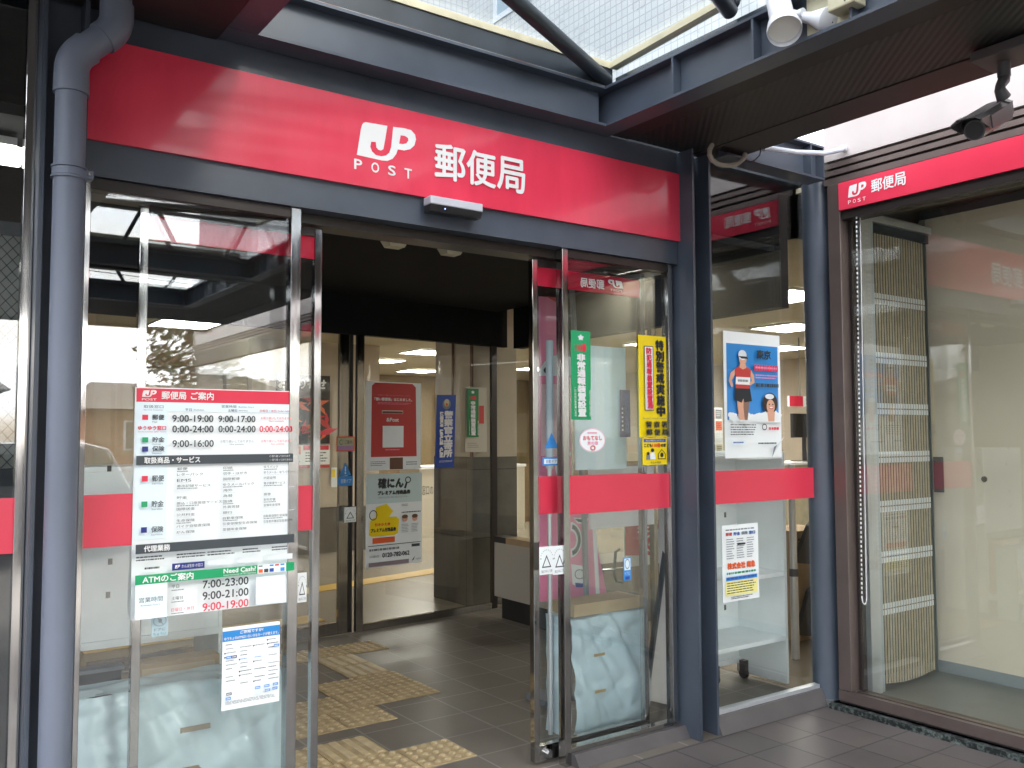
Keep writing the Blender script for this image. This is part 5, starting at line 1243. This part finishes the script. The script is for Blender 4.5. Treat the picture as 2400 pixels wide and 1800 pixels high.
# vestibule bench-like counter by the right door
t = thing('counter_unit', 'pale grey counter unit with a wooden top inside the vestibule', 'counter', (4.33, 6.0, 0))
q = at(1068, 1163, plane('y', 6.2)); q2 = at(1068, 1287, plane('y', 6.2)); xe = q.x
m = MB(); m.box(xe, xe+.05, 5.2, 6.2, q2.z, q.z-.03, mat('unit_grey', (.50, .46, .40), .5)); m.box(xe+.051, xe+.12, 5.25, 6.15, q2.z, q.z-.03, GREY); m.build('body', t)
yk = 6.2*(4.39/xe)
B(xe-.004, xe+.124, 5.2, 6.03, q.z-.029, q.z+.02, CARD).build('top', t); B(xe-.006, xe+.124, 6.031, 6.2, q.z-.029, q.z+.02, BLK2).build('corner_block', t)
m = MB(); m.box(xe+.02, xe+.10, 5.25, 6.12, 0, q2.z, BLACK); m.build('plinth', t)

# far left: wired glass and strip lamp behind the west panel
Yw = 3.75
a, b = at(-60, 500, plane('y', Yw)), at(58, 1010, plane('y', Yw))
t = thing('wired_glass_screen', 'grey wired glass screen with a diamond mesh at the far left', 'screen', ((a.x+b.x)/2, Yw, 0))
B(a.x, b.x, Yw, Yw+.006, b.z, a.z, mat('wired_glass', (.20, .22, .21), .2)).build('glass', t)
m = MB(); sp = .034; n0 = int((b.x-a.x+(a.z-b.z))/sp)+2
for sgn in (1, -1):
    for i in range(-n0, n0):
        xs = a.x+i*sp*1.1
        pts = []
        for z in (b.z, a.z):
            pts.append((xs+sgn*(z-b.z)*.85, z))
        (xa, za), (xb, zb2) = pts
        lo, hi = 0.0, 1.0
        dx = xb-xa
        for lim, s_ in ((a.x, 1), (b.x, -1)):
            tt_ = (lim-xa)/dx
            if (dx > 0) == (s_ > 0): lo = max(lo, tt_)
            else: hi = min(hi, tt_)
        if lo < hi-.01: m.bar((xa+dx*lo, Yw-.003, za+(zb2-za)*lo), (xa+dx*hi, Yw-.003, za+(zb2-za)*hi), .004, .003, BLK2)
m.build('wire_mesh', t)
m = MB(); m.box(b.x, b.x+.03, Yw-.01, Yw+.03, 0, 2.6, DARK); m.box(a.x, b.x, Yw-.01, Yw+.03, a.z+.001, a.z+.05, DARK); m.box(a.x, b.x, Yw-.01, Yw+.03, 0, b.z-.001, DARK); m.build('frame', t)
a, b = at(-40, 303, plane('y', 3.62)), at(50, 352, plane('y', 3.62))
t = thing('strip_lamp', 'lit white strip lamp high behind the far left glass', 'lamp', ((a.x+b.x)/2, 3.64, b.z))
B(a.x, b.x, 3.62, 3.70, b.z, a.z, emit('strip_light', (1, .98, .92), 3.0)).build('diffuser', t, bevel=.01); B(a.x+.02, b.x-.02, 3.62, 3.70, a.z+.001, a.z+.03, WHITE).build('housing', t)

# ================================================================== ACROSS THE STREET (what the glass mirrors)
def foliage(m, c, rad, n, mats, rr, sz=.11):
    for i in range(n):
        while True:
            q = Vector((rr.uniform(-1, 1), rr.uniform(-1, 1), rr.uniform(-1, 1)))
            if q.length <= 1: break
        k = Vector((c[0]+q.x*rad[0], c[1]+q.y*rad[1], c[2]+q.z*rad[2]))
        a = Vector((rr.uniform(-1, 1), rr.uniform(-1, 1), rr.uniform(-1, 1))).normalized(); b = a.orthogonal().normalized(); s_ = sz*(.6+rr.random()*.8)
        m.poly([k+a*s_, k+b*s_*.45, k-a*s_, k-b*s_*.45], rr.choice(mats))
LEAF = [mat('leaf_dark', (.035, .05, .018), .6), mat('leaf_mid', (.06, .075, .022), .6), mat('leaf_russet', (.13, .05, .03), .6)]
BARK = mat('bark', (.07, .05, .035), .9, noise=.2)
def tree(label, x, y, h, r, seed):
    rr = random.Random(seed); t = thing('street_tree', label, 'tree', (x, y, 0), 'trees across the street')
    m = MB(); m.tube([(x, y, 0), (x+.05, y, h*.35), (x-.05, y+.04, h*.7), (x, y, h*.9)], [.12, .09, .06, .02], BARK, 12)
    for i in range(7):
        a = i*2.4; z = h*(.35+.07*i); m.tube([(x, y, z), (x+math.cos(a)*r*.7, y+math.sin(a)*r*.7, z+h*.15)], [.035, .01], BARK, 8)
    m.build('trunk', t, smooth=True)
    m = MB()
    for i in range(58):
        a = rr.random()*6.28; d = rr.random()**.6*r*.85; z = h*(.45+.55*rr.random()); sh_ = r*(.20+.20*rr.random())*(1.15-abs(z/h-.65))
        foliage(m, (x+math.cos(a)*d, y+math.sin(a)*d, z), (sh_, sh_, sh_*.7), 70, LEAF, rr, .085)
    m.build('crown', t)
tree('reddish green street tree mirrored in the left glass panel', 6.9, -17.6, 5.0, 1.75, 3)
tree('smaller street tree mirrored near the left door edge', 8.0, -17.4, 3.0, .8, 8)
tree('street tree beyond the road further to the west', -7.5, -18, 4.2, 1.3, 12)
def house(label, x, y, w_, d, h, wc, rc):
    t = thing('house', label, 'house', (x, y, -.12)); wm = mat('house_'+str(wc), wc, .7, noise=.08); rm = mat('roof_'+str(rc), rc, .6, noise=.15)
    B(x-w_/2, x+w_/2, y-d/2, y+d/2, -.12, h, wm).build('wall', t)
    m = MB(); e = .35; a, b, c, d_ = (x-w_/2-e, y-d/2-e, h+.001), (x+w_/2+e, y-d/2-e, h+.001), (x+w_/2+e, y+d/2+e, h+.001), (x-w_/2-e, y+d/2+e, h+.001); r0, r1 = (x-w_/2+.6, y, h+1.1), (x+w_/2-.6, y, h+1.1)
    m.poly([a, b, r1, r0], rm); m.poly([c, d_, r0, r1], rm); m.poly([b, c, r1], rm); m.poly([d_, a, r0], rm); m.poly([d_, c, b, a], rm); m.build('roof', t)
    n = max(2, int(w_/2.4))
    for i in range(n):
        cx_ = x-w_/2+(i+.5)*w_/n
        f = B(cx_-.55, cx_+.55, y+d/2+.001, y+d/2+.05, 1.0, 2.1, WHITE).build('window', t); B(cx_-.48, cx_+.48, y+d/2+.051, y+d/2+.056, 1.07, 2.03, mat('house_pane', (.03, .04, .05), .08)).build('pane').parent = f
house('beige house with a grey roof across the street', -1.0, -34, 9, 7, 3.2, (.42, .36, .27), (.12, .12, .125))
house('orange brown house across the street', 9.5, -31, 7, 6, 2.5, (.36, .18, .09), (.09, .07, .06))
house('pale long house across the street', 20, -40, 12, 8, 3.4, (.5, .48, .44), (.14, .10, .08))
house('white house across the street on the west side', -14, -36, 9, 7, 3.8, (.55, .54, .5), (.10, .11, .14))
house('tan house west of the forecourt', -34, -12, 8, 10, 3.4, (.45, .40, .33), (.11, .09, .09))
t = thing('utility_pole', 'grey utility pole with wires beyond the road', 'utility pole', (3.4, -21, -.1))
MB().tube([(3.4, -21, -.1), (3.4, -21, 7.5)], [.15, .10], mat('concrete', (.30, .29, .27), .8), 16).build('pole', t, smooth=True)
for z in (6.8, 6.3): B(2.7, 4.1, -21.05, -20.95, z, z+.07, GREY).build('crossarm', t)
m = MB()
for z, oy in ((6.9, 0), (6.4, .05), (5.3, 0), (5.0, .1)):
    pts = [Vector((-40+i*4, -21+oy, z-.5*math.sin(math.pi*((i*4/40) % 1)))) for i in range(21)]; m.tube(pts, .012, BLACK, 6)
m.build('wire', t)
# parked silver van and a small car
def vehicle(label, x0, y0, ln, wd, ht, prof, body, name):
    t = thing(name, label, 'van' if ht > 1.7 else 'car', (x0+ln/2, y0, -.11)); b = -.115
    def sec(y, ins): return [Vector((x0+p[0]*ln, y, b+p[1]*ht)) for p in prof]
    m = MB(); n = len(prof); A = sec(y0-wd/2, 0); Cc = sec(y0+wd/2, 0)
    m.poly(list(reversed(A)), body); m.poly(Cc, body)
    for i in range(n): m.poly([A[i], A[(i+1) % n], Cc[(i+1) % n], Cc[i]], body)
    m.build('body', t, bevel=.06)
    G = mat('car_glass', (.012, .016, .018), .05)
    for s_ in (1, -1):
        yy = y0+s_*(wd/2+.004)
        for u0, u1, v0, v1, sk in ((.20, .46, .58, .88, .07), (.48, .74, .58, .88, 0)) if ht > 1.7 else ((.30, .50, .62, .90, .08), (.52, .74, .62, .90, -.04)):
            q = [(x0+u0*ln, b+v0*ht), (x0+u1*ln, b+v0*ht), (x0+u1*ln+min(0, sk)*ln, b+v1*ht), (x0+u0*ln+max(0, sk)*ln, b+v1*ht)]
            m = MB(); m.poly([(a_, yy, z) for a_, z in q], G); m.build('side_window', t)
        for u in (.18, .80):
            k = MB(); cx_ = x0+u*ln; k.tube([(cx_, yy-s_*.18, b+.31), (cx_, yy+s_*.01, b+.31)], .31, BLK2, 28); w_ = k.build('wheel', t, smooth=True)
            k = MB(); k.tube([(cx_, yy+s_*.011, b+.31), (cx_, yy+s_*.022, b+.31)], [.19, .15], ALU, 20); k.build('rim', smooth=True).parent = w_
            bpy.data.objects[w_.name].children[0].location = (0, 0, 0)
    for s_ in (.32, -.32):
        B(x0-.015, x0+.03, y0+s_*wd*1.15-.12, y0+s_*wd*1.15+.12, b+.36*ht, b+.46*ht, PAPER).build('headlight', t)
        B(x0+ln-.03, x0+ln+.015, y0+s_*wd*1.15-.09, y0+s_*wd*1.15+.09, b+.36*ht, b+.5*ht, REDP).build('tail_light', t)
SILV = mat('car_silver', (.55, .56, .57), .25, metal=.3, coat=.5)
vehicle('silver family car parked in front of the canopy, mirrored in the left glass', -1.3, -8.1, 4.3, 1.7, 1.55, [(0, .14), (.02, .46), (.20, .58), (.36, .97), (.44, 1), (.84, 1), (.93, .93), (1, .55), (1, .14)], SILV, 'parked_car')
vehicle('white van parked across the road to the east', 9, -14.5, 4.4, 1.7, 1.95, [(0, .12), (0, .45), (.08, .58), (.20, .95), (.26, 1), (.97, 1), (1, .93), (1, .12)], mat('car_white', (.75, .75, .74), .3, coat=.5), 'parked_van')
